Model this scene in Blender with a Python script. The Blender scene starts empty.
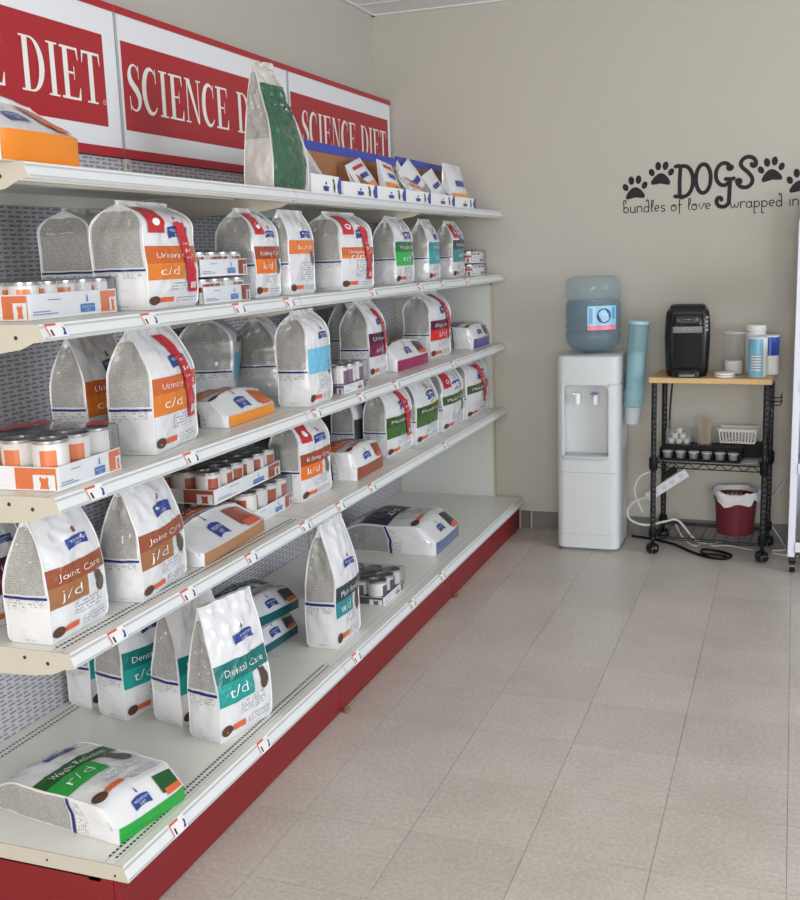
import bpy, bmesh, math, random
from mathutils import Vector, Matrix, noise

scene = bpy.context.scene
COL = scene.collection
random.seed(7)
PI = math.pi


def lin(c):
    c = c / 255.0
    return c / 12.92 if c <= 0.04045 else ((c + 0.055) / 1.055) ** 2.4


def rgb(r, g, b):
    return (lin(r), lin(g), lin(b), 1.0)


# ------------------------------------------------------------------ camera
CAM_F, CAM_YAW, CAM_PITCH, CAM_ROLL, CAM_H = 1055.39, -0.3588, -0.1820, -0.0333, 1.4638
fw = Vector((math.sin(CAM_YAW) * math.cos(CAM_PITCH), math.cos(CAM_YAW) * math.cos(CAM_PITCH), math.sin(CAM_PITCH)))
rt = Vector((math.cos(CAM_YAW), -math.sin(CAM_YAW), 0))
up = rt.cross(fw)
r2 = math.cos(CAM_ROLL) * rt + math.sin(CAM_ROLL) * up
u2 = -math.sin(CAM_ROLL) * rt + math.cos(CAM_ROLL) * up
cam = bpy.data.cameras.new('camera')
cam.sensor_fit = 'HORIZONTAL'
cam.sensor_width = 36.0
cam.lens = 36.0 * CAM_F / 800.0
cam.clip_start = 0.02
camo = bpy.data.objects.new('camera', cam)
COL.objects.link(camo)
m4 = Matrix((r2, u2, -fw)).transposed().to_4x4()
m4.translation = Vector((0, 0, CAM_H))
camo.matrix_world = m4
scene.camera = camo

# ------------------------------------------------------------------ light
vs = scene.view_settings
vs.view_transform = 'Standard'
vs.look = 'None'
vs.gamma = 1.0
vs.use_curve_mapping = False
vs.exposure = 0.10
world = bpy.data.worlds.new('world')
scene.world = world
world.use_nodes = True
bg = world.node_tree.nodes['Background']
bg.inputs[0].default_value = (0.80, 0.88, 1.0, 1)
bg.inputs[1].default_value = 0.55


def area(name, loc, target, sx, sy, power, color):
    l = bpy.data.lights.new(name, 'AREA')
    l.shape = 'RECTANGLE'
    l.size, l.size_y = sx, sy
    l.energy = power
    l.color = color
    o = bpy.data.objects.new(name, l)
    COL.objects.link(o)
    o.location = loc
    d = Vector(target) - Vector(loc)
    o.rotation_euler = d.to_track_quat('-Z', 'Y').to_euler()
    return o


# daylight entering through the shop-front windows (behind and to the right of the aisle)
area('shopfront_daylight', (5.35, 1.4, 1.55), (-1.5, 2.2, 1.1), 4.2, 1.9, 185, (0.86, 0.93, 1.0))
area('front_window_daylight', (0.6, -4.35, 1.5), (-0.8, 5.0, 1.3), 3.6, 1.9, 215, (1.0, 0.98, 0.95))

# ------------------------------------------------------------------ materials
MATS = {}


def mat(name, col, rough=0.5, metal=0.0, spec=0.5, coat=0.0, bump=None, vary=None, alpha=None):
    """procedural principled material; bump=(scale,strength); vary=(scale,amount)"""
    if name in MATS:
        return MATS[name]
    m = bpy.data.materials.new(name)
    m.use_nodes = True
    nt = m.node_tree
    b = nt.nodes['Principled BSDF']
    b.inputs['Base Color'].default_value = col
    b.inputs['Roughness'].default_value = rough
    b.inputs['Metallic'].default_value = metal
    b.inputs['Specular IOR Level'].default_value = spec
    b.inputs['Coat Weight'].default_value = coat
    b.inputs['Coat Roughness'].default_value = 0.12
    tc = None
    if bump or vary:
        tc = nt.nodes.new('ShaderNodeTexCoord')
    if bump:
        n = nt.nodes.new('ShaderNodeTexNoise')
        n.inputs['Scale'].default_value = bump[0]
        n.inputs['Detail'].default_value = 4
        nt.links.new(tc.outputs['Object'], n.inputs['Vector'])
        bp = nt.nodes.new('ShaderNodeBump')
        bp.inputs['Strength'].default_value = bump[1]
        bp.inputs['Distance'].default_value = bump[2] if len(bump) > 2 else 0.004
        nt.links.new(n.outputs['Fac'], bp.inputs['Height'])
        nt.links.new(bp.outputs['Normal'], b.inputs['Normal'])
    if vary:
        n2 = nt.nodes.new('ShaderNodeTexNoise')
        n2.inputs['Scale'].default_value = vary[0]
        n2.inputs['Detail'].default_value = 5
        nt.links.new(tc.outputs['Object'], n2.inputs['Vector'])
        mx = nt.nodes.new('ShaderNodeMix')
        mx.data_type = 'RGBA'
        a = vary[1]
        mx.inputs[6].default_value = tuple(c * (1 - a) for c in col[:3]) + (1,)
        mx.inputs[7].default_value = tuple(min(1, c * (1 + a)) for c in col[:3]) + (1,)
        nt.links.new(n2.outputs['Fac'], mx.inputs[0])
        nt.links.new(mx.outputs[2], b.inputs['Base Color'])
    if alpha is not None:
        b.inputs['Alpha'].default_value = alpha
    MATS[name] = m
    return m


def film(name, tint, fac, rough=0.12):
    """clear film: transparent tint with a glossy share"""
    if name in MATS:
        return MATS[name]
    m = bpy.data.materials.new(name)
    m.use_nodes = True
    nt = m.node_tree
    nt.nodes.remove(nt.nodes['Principled BSDF'])
    t = nt.nodes.new('ShaderNodeBsdfTransparent')
    t.inputs[0].default_value = tint
    g = nt.nodes.new('ShaderNodeBsdfGlossy')
    g.inputs['Roughness'].default_value = rough
    g.inputs['Color'].default_value = (0.95, 0.97, 1, 1)
    tc = nt.nodes.new('ShaderNodeTexCoord')
    n = nt.nodes.new('ShaderNodeTexNoise')
    n.inputs['Scale'].default_value = 26
    nt.links.new(tc.outputs['Object'], n.inputs['Vector'])
    bp = nt.nodes.new('ShaderNodeBump')
    bp.inputs['Strength'].default_value = 0.5
    bp.inputs['Distance'].default_value = 0.006
    nt.links.new(n.outputs['Fac'], bp.inputs['Height'])
    nt.links.new(bp.outputs['Normal'], g.inputs['Normal'])
    lw = nt.nodes.new('ShaderNodeLayerWeight')
    lw.inputs['Blend'].default_value = fac
    mx = nt.nodes.new('ShaderNodeMixShader')
    nt.links.new(lw.outputs['Fresnel'], mx.inputs[0])
    nt.links.new(t.outputs[0], mx.inputs[1])
    nt.links.new(g.outputs[0], mx.inputs[2])
    nt.links.new(mx.outputs[0], nt.nodes['Material Output'].inputs[0])
    MATS[name] = m
    return m


def tinted(name, col, trans, rough=0.2, tint=(1, 1, 1, 1)):
    """translucent coloured plastic: principled over tinted transparency"""
    if name in MATS:
        return MATS[name]
    m = mat(name, col, rough, spec=0.6)
    nt = m.node_tree
    b = nt.nodes['Principled BSDF']
    t = nt.nodes.new('ShaderNodeBsdfTransparent')
    t.inputs[0].default_value = tint
    mx = nt.nodes.new('ShaderNodeMixShader')
    mx.inputs[0].default_value = trans
    nt.links.new(b.outputs[0], mx.inputs[1])
    nt.links.new(t.outputs[0], mx.inputs[2])
    nt.links.new(mx.outputs[0], nt.nodes['Material Output'].inputs[0])
    return m


def print_mat(name, base, ink, row, word, thresh, rough=0.3):
    """rows of tiny unreadable print laid out in the surface's own UV (metres)"""
    if name in MATS:
        return MATS[name]
    m = mat(name, base, rough)
    nt = m.node_tree
    b = nt.nodes['Principled BSDF']
    uv = nt.nodes.new('ShaderNodeTexCoord')
    sep = nt.nodes.new('ShaderNodeSeparateXYZ')
    nt.links.new(uv.outputs['UV'], sep.inputs[0])

    def math_(op, a, bb=None):
        n = nt.nodes.new('ShaderNodeMath')
        n.operation = op
        for i, v in enumerate((a, bb)):
            if v is None:
                continue
            if isinstance(v, (int, float)):
                n.inputs[i].default_value = v
            else:
                nt.links.new(v, n.inputs[i])
        return n.outputs[0]
    r = math_('MULTIPLY', sep.outputs['Y'], 1.0 / row)
    fr = math_('FRACT', r)
    fl = math_('FLOOR', r)
    on = math_('LESS_THAN', fr, 0.58)
    cmb = nt.nodes.new('ShaderNodeCombineXYZ')
    ux = math_('MULTIPLY', sep.outputs['X'], 1.0 / word)
    nt.links.new(ux, cmb.inputs[0])
    fl7 = math_('MULTIPLY', fl, 7.31)
    nt.links.new(fl7, cmb.inputs[1])
    n = nt.nodes.new('ShaderNodeTexNoise')
    n.inputs['Scale'].default_value = 1.0
    n.inputs['Detail'].default_value = 2
    nt.links.new(cmb.outputs[0], n.inputs['Vector'])
    gt = math_('GREATER_THAN', n.outputs['Fac'], thresh)
    fac = math_('MULTIPLY', on, gt)
    mx = nt.nodes.new('ShaderNodeMix')
    mx.data_type = 'RGBA'
    mx.inputs[6].default_value = base
    mx.inputs[7].default_value = ink
    nt.links.new(fac, mx.inputs[0])
    nt.links.new(mx.outputs[2], b.inputs['Base Color'])
    return m


def wallpaper_mat():
    """back panel sheet printed with staggered rows of two small words"""
    m = mat('panel_print', rgb(196, 200, 214), 0.55)
    nt = m.node_tree
    b = nt.nodes['Principled BSDF']
    tc = nt.nodes.new('ShaderNodeTexCoord')
    sep = nt.nodes.new('ShaderNodeSeparateXYZ')
    nt.links.new(tc.outputs['UV'], sep.inputs[0])

    def M(op, a, bb=None):
        n = nt.nodes.new('ShaderNodeMath')
        n.operation = op
        for i, v in enumerate((a, bb)):
            if v is None:
                continue
            if isinstance(v, (int, float)):
                n.inputs[i].default_value = v
            else:
                nt.links.new(v, n.inputs[i])
        return n.outputs[0]
    row = M('MULTIPLY', sep.outputs['Y'], 1 / 0.0122)
    frow = M('FRACT', row)
    irow = M('FLOOR', row)
    sh = M('MULTIPLY', M('MODULO', irow, 2.0), 0.5)
    colx = M('ADD', M('MULTIPLY', sep.outputs['X'], 1 / 0.064), sh)
    fx = M('FRACT', colx)
    inrow = M('MULTIPLY', M('GREATER_THAN', frow, 0.26), M('LESS_THAN', frow, 0.72))
    w1 = M('LESS_THAN', fx, 0.42)
    w2 = M('MULTIPLY', M('GREATER_THAN', fx, 0.50), M('LESS_THAN', fx, 0.76))
    word = M('MAXIMUM', w1, w2)
    letters = M('GREATER_THAN', M('FRACT', M('MULTIPLY', fx, 15.0)), 0.25)
    fac = M('MULTIPLY', M('MULTIPLY', inrow, word), M('ADD', M('MULTIPLY', letters, 0.6), 0.35))
    mx = nt.nodes.new('ShaderNodeMix')
    mx.data_type = 'RGBA'
    mx.inputs[6].default_value = rgb(190, 189, 195)
    mx.inputs[7].default_value = rgb(108, 107, 116)
    nt.links.new(fac, mx.inputs[0])
    nt.links.new(mx.outputs[2], b.inputs['Base Color'])
    return m


def tile_mat():
    m = mat('vinyl_tile', rgb(196, 188, 178), 0.30, spec=0.45)
    nt = m.node_tree
    b = nt.nodes['Principled BSDF']
    g = nt.nodes.new('ShaderNodeNewGeometry')
    oi = nt.nodes.new('ShaderNodeObjectInfo')
    n1 = nt.nodes.new('ShaderNodeTexNoise')
    n1.inputs['Scale'].default_value = 85
    n1.inputs['Detail'].default_value = 3
    n2 = nt.nodes.new('ShaderNodeTexNoise')
    n2.inputs['Scale'].default_value = 3.2
    n2.inputs['Detail'].default_value = 6
    n2.inputs['Roughness'].default_value = 0.65
    v = nt.nodes.new('ShaderNodeTexVoronoi')
    v.inputs['Scale'].default_value = 70
    for n in (n1, n2, v):
        nt.links.new(g.outputs['Position'], n.inputs['Vector'])
    r1 = nt.nodes.new('ShaderNodeValToRGB')
    r1.color_ramp.elements[0].position = 0.35
    r1.color_ramp.elements[0].color = rgb(196, 188, 179)
    r1.color_ramp.elements[1].position = 0.66
    r1.color_ramp.elements[1].color = rgb(212, 205, 197)
    nt.links.new(n1.outputs['Fac'], r1.inputs[0])
    r2_ = nt.nodes.new('ShaderNodeValToRGB')
    r2_.color_ramp.elements[0].position = 0.33
    r2_.color_ramp.elements[0].color = (0.88, 0.87, 0.86, 1)
    r2_.color_ramp.elements[1].position = 0.62
    r2_.color_ramp.elements[1].color = (1, 1, 1, 1)
    nt.links.new(n2.outputs['Fac'], r2_.inputs[0])
    mu = nt.nodes.new('ShaderNodeMix')
    mu.data_type = 'RGBA'
    mu.blend_type = 'MULTIPLY'
    mu.inputs[0].default_value = 1.0
    nt.links.new(r1.outputs[0], mu.inputs[6])
    nt.links.new(r2_.outputs[0], mu.inputs[7])
    # pale chips
    lt = nt.nodes.new('ShaderNodeMath')
    lt.operation = 'LESS_THAN'
    lt.inputs[1].default_value = 0.13
    nt.links.new(v.outputs['Distance'], lt.inputs[0])
    m2 = nt.nodes.new('ShaderNodeMix')
    m2.data_type = 'RGBA'
    m2.inputs[7].default_value = rgb(222, 216, 208)
    nt.links.new(lt.outputs[0], m2.inputs[0])
    nt.links.new(mu.outputs[2], m2.inputs[6])
    # slight difference from tile to tile
    mr = nt.nodes.new('ShaderNodeMapRange')
    mr.inputs['To Min'].default_value = 0.94
    mr.inputs['To Max'].default_value = 1.04
    nt.links.new(oi.outputs['Random'], mr.inputs['Value'])
    m3 = nt.nodes.new('ShaderNodeVectorMath')
    m3.operation = 'SCALE'
    nt.links.new(m2.outputs[2], m3.inputs[0])
    nt.links.new(mr.outputs[0], m3.inputs['Scale'])
    nt.links.new(m3.outputs[0], b.inputs['Base Color'])
    rr = nt.nodes.new('ShaderNodeMapRange')
    rr.inputs['To Min'].default_value = 0.24
    rr.inputs['To Max'].default_value = 0.42
    nt.links.new(n2.outputs['Fac'], rr.inputs['Value'])
    nt.links.new(rr.outputs[0], b.inputs['Roughness'])
    return m


def wood_mat():
    m = mat('light_wood', rgb(214, 178, 122), 0.4)
    nt = m.node_tree
    b = nt.nodes['Principled BSDF']
    tc = nt.nodes.new('ShaderNodeTexCoord')
    mp = nt.nodes.new('ShaderNodeMapping')
    mp.inputs['Scale'].default_value = (3, 40, 40)
    nt.links.new(tc.outputs['Object'], mp.inputs[0])
    n = nt.nodes.new('ShaderNodeTexNoise')
    n.inputs['Scale'].default_value = 2.0
    n.inputs['Detail'].default_value = 4
    nt.links.new(mp.outputs[0], n.inputs['Vector'])
    mx = nt.nodes.new('ShaderNodeMix')
    mx.data_type = 'RGBA'
    mx.inputs[6].default_value = rgb(196, 156, 100)
    mx.inputs[7].default_value = rgb(228, 196, 142)
    nt.links.new(n.outputs['Fac'], mx.inputs[0])
    nt.links.new(mx.outputs[2], b.inputs['Base Color'])
    return m


M_WALL = mat('greige_wall_paint', rgb(191, 187, 177), 0.75, spec=0.3, bump=(140, 0.12), vary=(1.3, 0.03))
M_CEIL = mat('ceiling_tile', rgb(240, 240, 242), 0.85, bump=(260, 0.5))
M_TBAR = mat('ceiling_grid', rgb(226, 226, 226), 0.5)
M_TILE = tile_mat()
M_GROUT = mat('tile_joint', rgb(120, 110, 100), 0.8)
M_SHELF = mat('cream_enamel', rgb(198, 192, 178), 0.42, spec=0.45)
M_SHEET = mat('shelf_sheet_white', rgb(232, 231, 224), 0.36, spec=0.45)
M_RAIL = mat('white_rail', rgb(226, 229, 230), 0.28, spec=0.5)
M_RAILG = mat('rail_groove', rgb(190, 194, 198), 0.35)
M_HOLE = mat('punched_hole', rgb(58, 54, 50), 0.8)
M_KICK = mat('red_enamel', rgb(130, 28, 33), 0.42, spec=0.4)
M_PANEL = wallpaper_mat()
M_ENDP = mat('end_panel_grey', rgb(214, 216, 212), 0.5)
M_SIGNW = mat('sign_white', rgb(234, 236, 240), 0.35)
M_SIGNR = mat('sign_red', rgb(172, 32, 44), 0.35)
M_SIGNI = mat('sign_letter', rgb(242, 240, 236), 0.4)
M_BASE = mat('grey_cove_base', rgb(112, 110, 108), 0.5)
M_BASEB = mat('brown_cove_base', rgb(106, 92, 82), 0.55)
M_BAG = mat('white_bag_film', rgb(224, 225, 228), 0.20, spec=0.55, coat=0.5, bump=(15, 0.8, 0.006))
M_BAGSIDE = print_mat('side_print', rgb(170, 168, 165), rgb(152, 150, 147), 0.0052, 0.0055, 0.47, 0.26)
M_SMALL = print_mat('small_print', rgb(224, 225, 228), rgb(164, 168, 178), 0.0075, 0.009, 0.45, 0.3)
M_SIDELOW = print_mat('side_low_print', rgb(218, 218, 219), rgb(168, 167, 167), 0.0070, 0.008, 0.5, 0.3)
M_SEAM = mat('bag_seam', rgb(230, 231, 234), 0.22, coat=0.3)
M_NAVY = mat('navy_ink', rgb(32, 38, 110), 0.3)
M_BLUE = mat('logo_blue', rgb(34, 62, 142), 0.3)
M_PALEB = mat('pale_logo_blue', rgb(86, 136, 196), 0.4)
M_WHITE = mat('white_ink', rgb(245, 245, 245), 0.35)
M_BLACK = mat('black_ink', rgb(26, 25, 26), 0.4)
M_RED = mat('sale_red', rgb(196, 28, 48), 0.3)
M_LRED = mat('logo_red', rgb(190, 40, 50), 0.3)
M_KIB = mat('kibble_brown', rgb(88, 54, 38), 0.6)
M_ORTAG = mat('orange_tag', rgb(216, 98, 58), 0.35)
M_CARD = mat('white_carton', rgb(236, 236, 236), 0.5)
M_KRAFT = mat('kraft_carton', rgb(158, 110, 72), 0.7)
M_TIN = mat('tin', rgb(190, 192, 196), 0.28, metal=0.9)
M_WRAP = film('shrink_wrap', (0.97, 0.97, 0.98, 1), 0.16)
M_COOLER = mat('cooler_white', rgb(210, 214, 216), 0.35, spec=0.4)
M_COOLERIN = mat('cooler_recess', rgb(198, 202, 205), 0.4)
M_BLK = mat('black_metal', rgb(26, 27, 30), 0.45)
M_BLKP = mat('black_plastic', rgb(17, 17, 19), 0.25, spec=0.5)
M_BLKM = mat('matt_black_plastic', rgb(20, 20, 22), 0.55, spec=0.2)
M_WOOD = wood_mat()
M_CABW = mat('white_cable', rgb(206, 206, 202), 0.45)
M_GREY = mat('mid_grey_plastic', rgb(150, 152, 156), 0.5)
M_RACK = mat('rack_white', rgb(222, 226, 238), 0.4)


def ink(name, r, g, b, rough=0.28):
    return mat(name, rgb(r, g, b), rough, spec=0.5)


# ------------------------------------------------------------------ mesh helpers
def link(name, mesh, material, parent=None, loc=None):
    o = bpy.data.objects.new(name, mesh)
    COL.objects.link(o)
    if material is not None and len(mesh.materials) == 0:
        if isinstance(material, (list, tuple)):
            for m in material:
                mesh.materials.append(m)
        else:
            mesh.materials.append(material)
    if parent is not None:
        o.parent = parent
    if loc is not None:
        o.location = loc
    return o


def tag(o, label=None, cat=None, group=None, kind=None):
    if label:
        o['label'] = label
    if cat:
        o['category'] = cat
    if group:
        o['group'] = group
    if kind:
        o['kind'] = kind
    return o


def thing(name, label, cat, loc=(0, 0, 0), rz=0.0, group=None):
    o = bpy.data.objects.new(name, None)
    o.empty_display_size = 0.05
    COL.objects.link(o)
    o.location = loc
    o.rotation_euler = (0, 0, rz)
    return tag(o, label, cat, group)


class MB:
    """collects shapes, then becomes one mesh"""

    def __init__(self):
        self.v, self.f, self.mi, self.uv = [], [], [], {}

    def add(self, verts, faces, mi=0):
        n = len(self.v)
        self.v += [tuple(p) for p in verts]
        self.f += [tuple(i + n for i in f) for f in faces]
        self.mi += [mi] * len(faces)
        return self

    def box(self, x0, x1, y0, y1, z0, z1, mi=0):
        v = [(x, y, z) for z in (z0, z1) for y in (y0, y1) for x in (x0, x1)]
        f = [(0, 2, 3, 1), (4, 5, 7, 6), (0, 1, 5, 4), (2, 6, 7, 3), (0, 4, 6, 2), (1, 3, 7, 5)]
        return self.add(v, f, mi)

    def prism(self, prof, axis, a, b, mi=0):
        """extrude a closed 2D profile (CCW) along an axis from a to b"""
        n = len(prof)

        def P(u, w, t):
            return {'x': (t, u, w), 'y': (u, t, w), 'z': (u, w, t)}[axis]
        v = [P(u, w, a) for u, w in prof] + [P(u, w, b) for u, w in prof]
        f = [(i, (i + 1) % n, (i + 1) % n + n, i + n) for i in range(n)]
        f += [tuple(range(n - 1, -1, -1)), tuple(range(n, 2 * n))]
        return self.add(v, f, mi)

    def tube(self, pts, r, n=8, mi=0, close=False):
        pts = [Vector(p) for p in pts]
        rings = []
        prev = None
        m = len(pts)
        for i, p in enumerate(pts):
            if close:
                d = pts[(i + 1) % m] - pts[i - 1]
            else:
                d = (pts[min(i + 1, m - 1)] - pts[max(i - 1, 0)])
            d.normalize()
            if prev is None:
                a = Vector((0, 0, 1)) if abs(d.z) < 0.9 else Vector((1, 0, 0))
                x = d.cross(a).normalized()
            else:
                x = (prev - d * prev.dot(d)).normalized()
            prev = x
            y = d.cross(x)
            rr = r[i] if isinstance(r, (list, tuple)) else r
            rings.append([p + (x * math.cos(2 * PI * k / n) + y * math.sin(2 * PI * k / n)) * rr for k in range(n)])
        v = [q for ring in rings for q in ring]
        f = []
        mm = m if close else m - 1
        for i in range(mm):
            j = (i + 1) % m
            for k in range(n):
                f.append((i * n + k, i * n + (k + 1) % n, j * n + (k + 1) % n, j * n + k))
        if not close:
            f.append(tuple(range(n - 1, -1, -1)))
            f.append(tuple((m - 1) * n + k for k in range(n)))
        return self.add(v, f, mi)

    def lathe(self, prof, n=24, c=(0, 0, 0), mi=0, cap=True, sx=1.0, sy=1.0):
        """prof: list of (r,z) from bottom to top"""
        v, f = [], []
        for r, z in prof:
            for k in range(n):
                a = 2 * PI * k / n
                v.append((c[0] + r * sx * math.cos(a), c[1] + r * sy * math.sin(a), c[2] + z))
        for i in range(len(prof) - 1):
            for k in range(n):
                f.append((i * n + k, i * n + (k + 1) % n, (i + 1) * n + (k + 1) % n, (i + 1) * n + k))
        if cap:
            f.append(tuple(range(n - 1, -1, -1)))
            f.append(tuple((len(prof) - 1) * n + k for k in range(n)))
        return self.add(v, f, mi)

    def mesh(self, name, smooth=None, bevel=None, weld=False):
        me = bpy.data.meshes.new(name)
        if bevel or weld:
            me.from_pydata(self.v, [], self.f)
            me.polygons.foreach_set('material_index', self.mi)
            bm = bmesh.new()
            bm.from_mesh(me)
            if weld:
                bmesh.ops.remove_doubles(bm, verts=bm.verts, dist=1e-5)
                bmesh.ops.recalc_face_normals(bm, faces=bm.faces)
            if bevel:
                w, seg = bevel
                ed = [e for e in bm.edges if len(e.link_faces) == 2 and e.calc_face_angle(0) > 0.6]
                bmesh.ops.bevel(bm, geom=ed, offset=w, segments=seg, affect='EDGES', profile=0.5, clamp_overlap=True)
            bm.to_mesh(me)
            bm.free()
        else:
            me.from_pydata(self.v, [], self.f)
            me.polygons.foreach_set('material_index', self.mi)
        if smooth:
            me.polygons.foreach_set('use_smooth', [True] * len(me.polygons))
            me.set_sharp_from_angle(angle=math.radians(smooth))
        me.update()
        return me

    def build(self, name, material, parent=None, smooth=None, bevel=None, weld=False, loc=None):
        return link(name, self.mesh(name, smooth, bevel, weld), material, parent, loc)


def plate(verts2, faces, fn):
    return [fn(u, v) for u, v in verts2], faces


# ---------------------------------------------------------------- lettering
TXT = {}


def text2d(s):
    """flat text outline -> (verts, faces) centred at 0, with width and cap height scaled to 1 = cap height"""
    if s in TXT:
        return TXT[s]
    cu = bpy.data.curves.new('t', 'FONT')
    cu.body = s
    cu.resolution_u = 2
    cu.size = 1.0
    cu.offset = -0.012
    o = bpy.data.objects.new('t', cu)
    me = bpy.data.meshes.new_from_object(o)
    vs_ = [(v.co.x, v.co.y) for v in me.vertices]
    fs = [tuple(p.vertices) for p in me.polygons]
    bpy.data.meshes.remove(me)
    bpy.data.objects.remove(o)
    bpy.data.curves.remove(cu)
    x0 = min(v[0] for v in vs_)
    x1 = max(v[0] for v in vs_)
    cap = 0.70
    vs_ = [((x - (x0 + x1) / 2) / cap, y / cap - 0.5) for x, y in vs_]
    TXT[s] = (vs_, fs, (x1 - x0) / cap)
    return TXT[s]


def put_text(mb, s, cx, cy, h, fn, w=None, slant=0.0, mi=0):
    """text of cap height h centred at (cx,cy) in 2D; fn maps 2D->3D; w = forced width"""
    vs_, fs, tw = text2d(s)
    k = h if w is None else w / tw
    return mb.add([fn(cx + x * k + slant * y * h, cy + y * h) for x, y in vs_], fs, mi)


def stroke2d(pts, w, cap=True, n=7):
    """round-ended ribbon along a 2D polyline -> verts, faces; w scalar or list"""
    m = len(pts)
    V, F = [], []
    ws = w if isinstance(w, (list, tuple)) else [w] * m
    for i in range(m):
        a = pts[max(i - 1, 0)]
        b = pts[min(i + 1, m - 1)]
        dx, dy = b[0] - a[0], b[1] - a[1]
        L = math.hypot(dx, dy) or 1
        nx, ny = -dy / L, dx / L
        V += [(pts[i][0] + nx * ws[i] / 2, pts[i][1] + ny * ws[i] / 2), (pts[i][0] - nx * ws[i] / 2, pts[i][1] - ny * ws[i] / 2)]
    for i in range(m - 1):
        F.append((2 * i, 2 * i + 1, 2 * i + 3, 2 * i + 2))
    if cap:
        for idx in (0, m - 1):
            base = len(V)
            V += [(pts[idx][0] + ws[idx] / 2 * math.cos(2 * PI * k / n), pts[idx][1] + ws[idx] / 2 * math.sin(2 * PI * k / n)) for k in range(n)]
            F.append(tuple(range(base, base + n)))
    return V, F


def arc(cx, cy, rx, ry, a0, a1, n=14):
    return [(cx + rx * math.cos(math.radians(a0 + (a1 - a0) * i / n)), cy + ry * math.sin(math.radians(a0 + (a1 - a0) * i / n))) for i in range(n + 1)]


def ellipse2d(cx, cy, rx, ry, rot=0, n=16):
    c, s = math.cos(rot), math.sin(rot)
    return [(cx + rx * math.cos(2 * PI * k / n) * c - ry * math.sin(2 * PI * k / n) * s,
             cy + rx * math.cos(2 * PI * k / n) * s + ry * math.sin(2 * PI * k / n) * c) for k in range(n)]


def serif_glyph(ch):
    """condensed roman capital, cap height 1 -> (width, [(verts,faces)...])"""
    out = []

    def rect(x0, x1, y0, y1):
        out.append(([(x0, y0), (x1, y0), (x1, y1), (x0, y1)], [(0, 1, 2, 3)]))

    def poly(p):
        out.append((p, [tuple(range(len(p)))]))
    sw, sh = 0.13, 0.035       # stem width, serif thickness
    if ch == 'I':
        rect(0.09, 0.09 + sw, 0, 1)
        rect(0.01, 0.30, 0, sh)
        rect(0.01, 0.30, 1 - sh, 1)
        return 0.31, out
    if ch == 'E':
        rect(0.08, 0.08 + sw, 0, 1)
        rect(0.0, 0.50, 0, sh + 0.012)
        rect(0.0, 0.48, 1 - sh - 0.012, 1)
        rect(0.2, 0.36, 0.49, 0.53)
        poly([(0.42, 1), (0.48, 1), (0.49, 0.77), (0.47, 0.77)])
        poly([(0.50, 0.24), (0.52, 0.24), (0.51, 0), (0.43, 0)])
        poly([(0.345, 0.38), (0.365, 0.38), (0.365, 0.64), (0.345, 0.64)])
        return 0.54, out
    if ch == 'N':
        rect(0.08, 0.115, 0, 1)
        rect(0.51, 0.545, 0, 1)
        poly([(0.06, 1), (0.20, 1), (0.545, 0.0), (0.48, 0.0)])
        rect(0.0, 0.19, 0, sh)
        rect(0.0, 0.17, 1 - sh, 1)
        rect(0.44, 0.62, 1 - sh, 1)
        return 0.63, out
    if ch == 'D':
        rect(0.08, 0.08 + sw, 0, 1)
        rect(0.0, 0.3, 0, sh)
        rect(0.0, 0.3, 1 - sh, 1)
        o = arc(0.26, 0.5, 0.34, 0.5, 90, -90, 20)
        i = arc(0.26, 0.5, 0.20, 0.5 - sh, 90, -90, 20)
        n = len(o)
        out.append((o + i, [(k, k + 1, n + k + 1, n + k) for k in range(n - 1)]))
        return 0.62, out
    if ch == 'T':
        rect(0.20, 0.20 + sw, 0, 1)
        rect(0.11, 0.42, 0, sh)
        rect(0.01, 0.52, 1 - sh - 0.015, 1)
        poly([(0.0, 0.76), (0.02, 0.76), (0.06, 1), (0.01, 1)])
        poly([(0.51, 0.76), (0.53, 0.76), (0.52, 1), (0.47, 1)])
        return 0.53, out
    if ch == 'C':
        pts = arc(0.30, 0.5, 0.24, 0.475, 48, 318, 26)
        ws = [0.03 + 0.12 * max(0, math.sin(PI * (k / 26))) ** 1.3 for k in range(27)]
        out.append(stroke2d(pts, ws, cap=False))
        poly([(0.44, 0.98), (0.47, 1.0), (0.48, 0.68), (0.455, 0.68)])
        poly([(0.42, 0.92), (0.45, 0.9), (0.47, 0.78), (0.45, 0.78)])
        return 0.52, out
    if ch == 'S':
        pts = arc(0.22, 0.755, 0.155, 0.22, 30, 200, 12) + [(0.10, 0.62), (0.19, 0.53), (0.27, 0.46), (0.335, 0.37)] + arc(0.20, 0.245, 0.165, 0.22, 20, -150, 12)
        m = len(pts)
        ws = [0.03 + 0.13 * math.exp(-((k / (m - 1) - 0.5) / 0.22) ** 2) for k in range(m)]
        out.append(stroke2d(pts, ws, cap=False))
        poly([(0.345, 0.98), (0.37, 0.98), (0.375, 0.70), (0.355, 0.70)])
        poly([(0.03, 0.31), (0.055, 0.31), (0.07, 0.02), (0.04, 0.02)])
        return 0.42, out
    return 0.28, out


def serif_text(s, y0, y1, zc, h, fn):
    words = [MB()]
    gl = [serif_glyph(c) for c in s]
    gap = 0.055
    tot = sum(g[0] for g in gl) + gap * (len(gl) - 1)
    k = (y1 - y0) / tot
    x = 0
    for ch, (w, parts) in zip(s, gl):
        mb = words[-1]
        if ch == ' ':
            words.append(MB())
        for li, (V, F) in enumerate(parts):
            mb.add([fn(y0 + (x + a) * k, zc + (b - 0.5) * h, li) for a, b in V], F)
        x += w + gap
    return words


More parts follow.
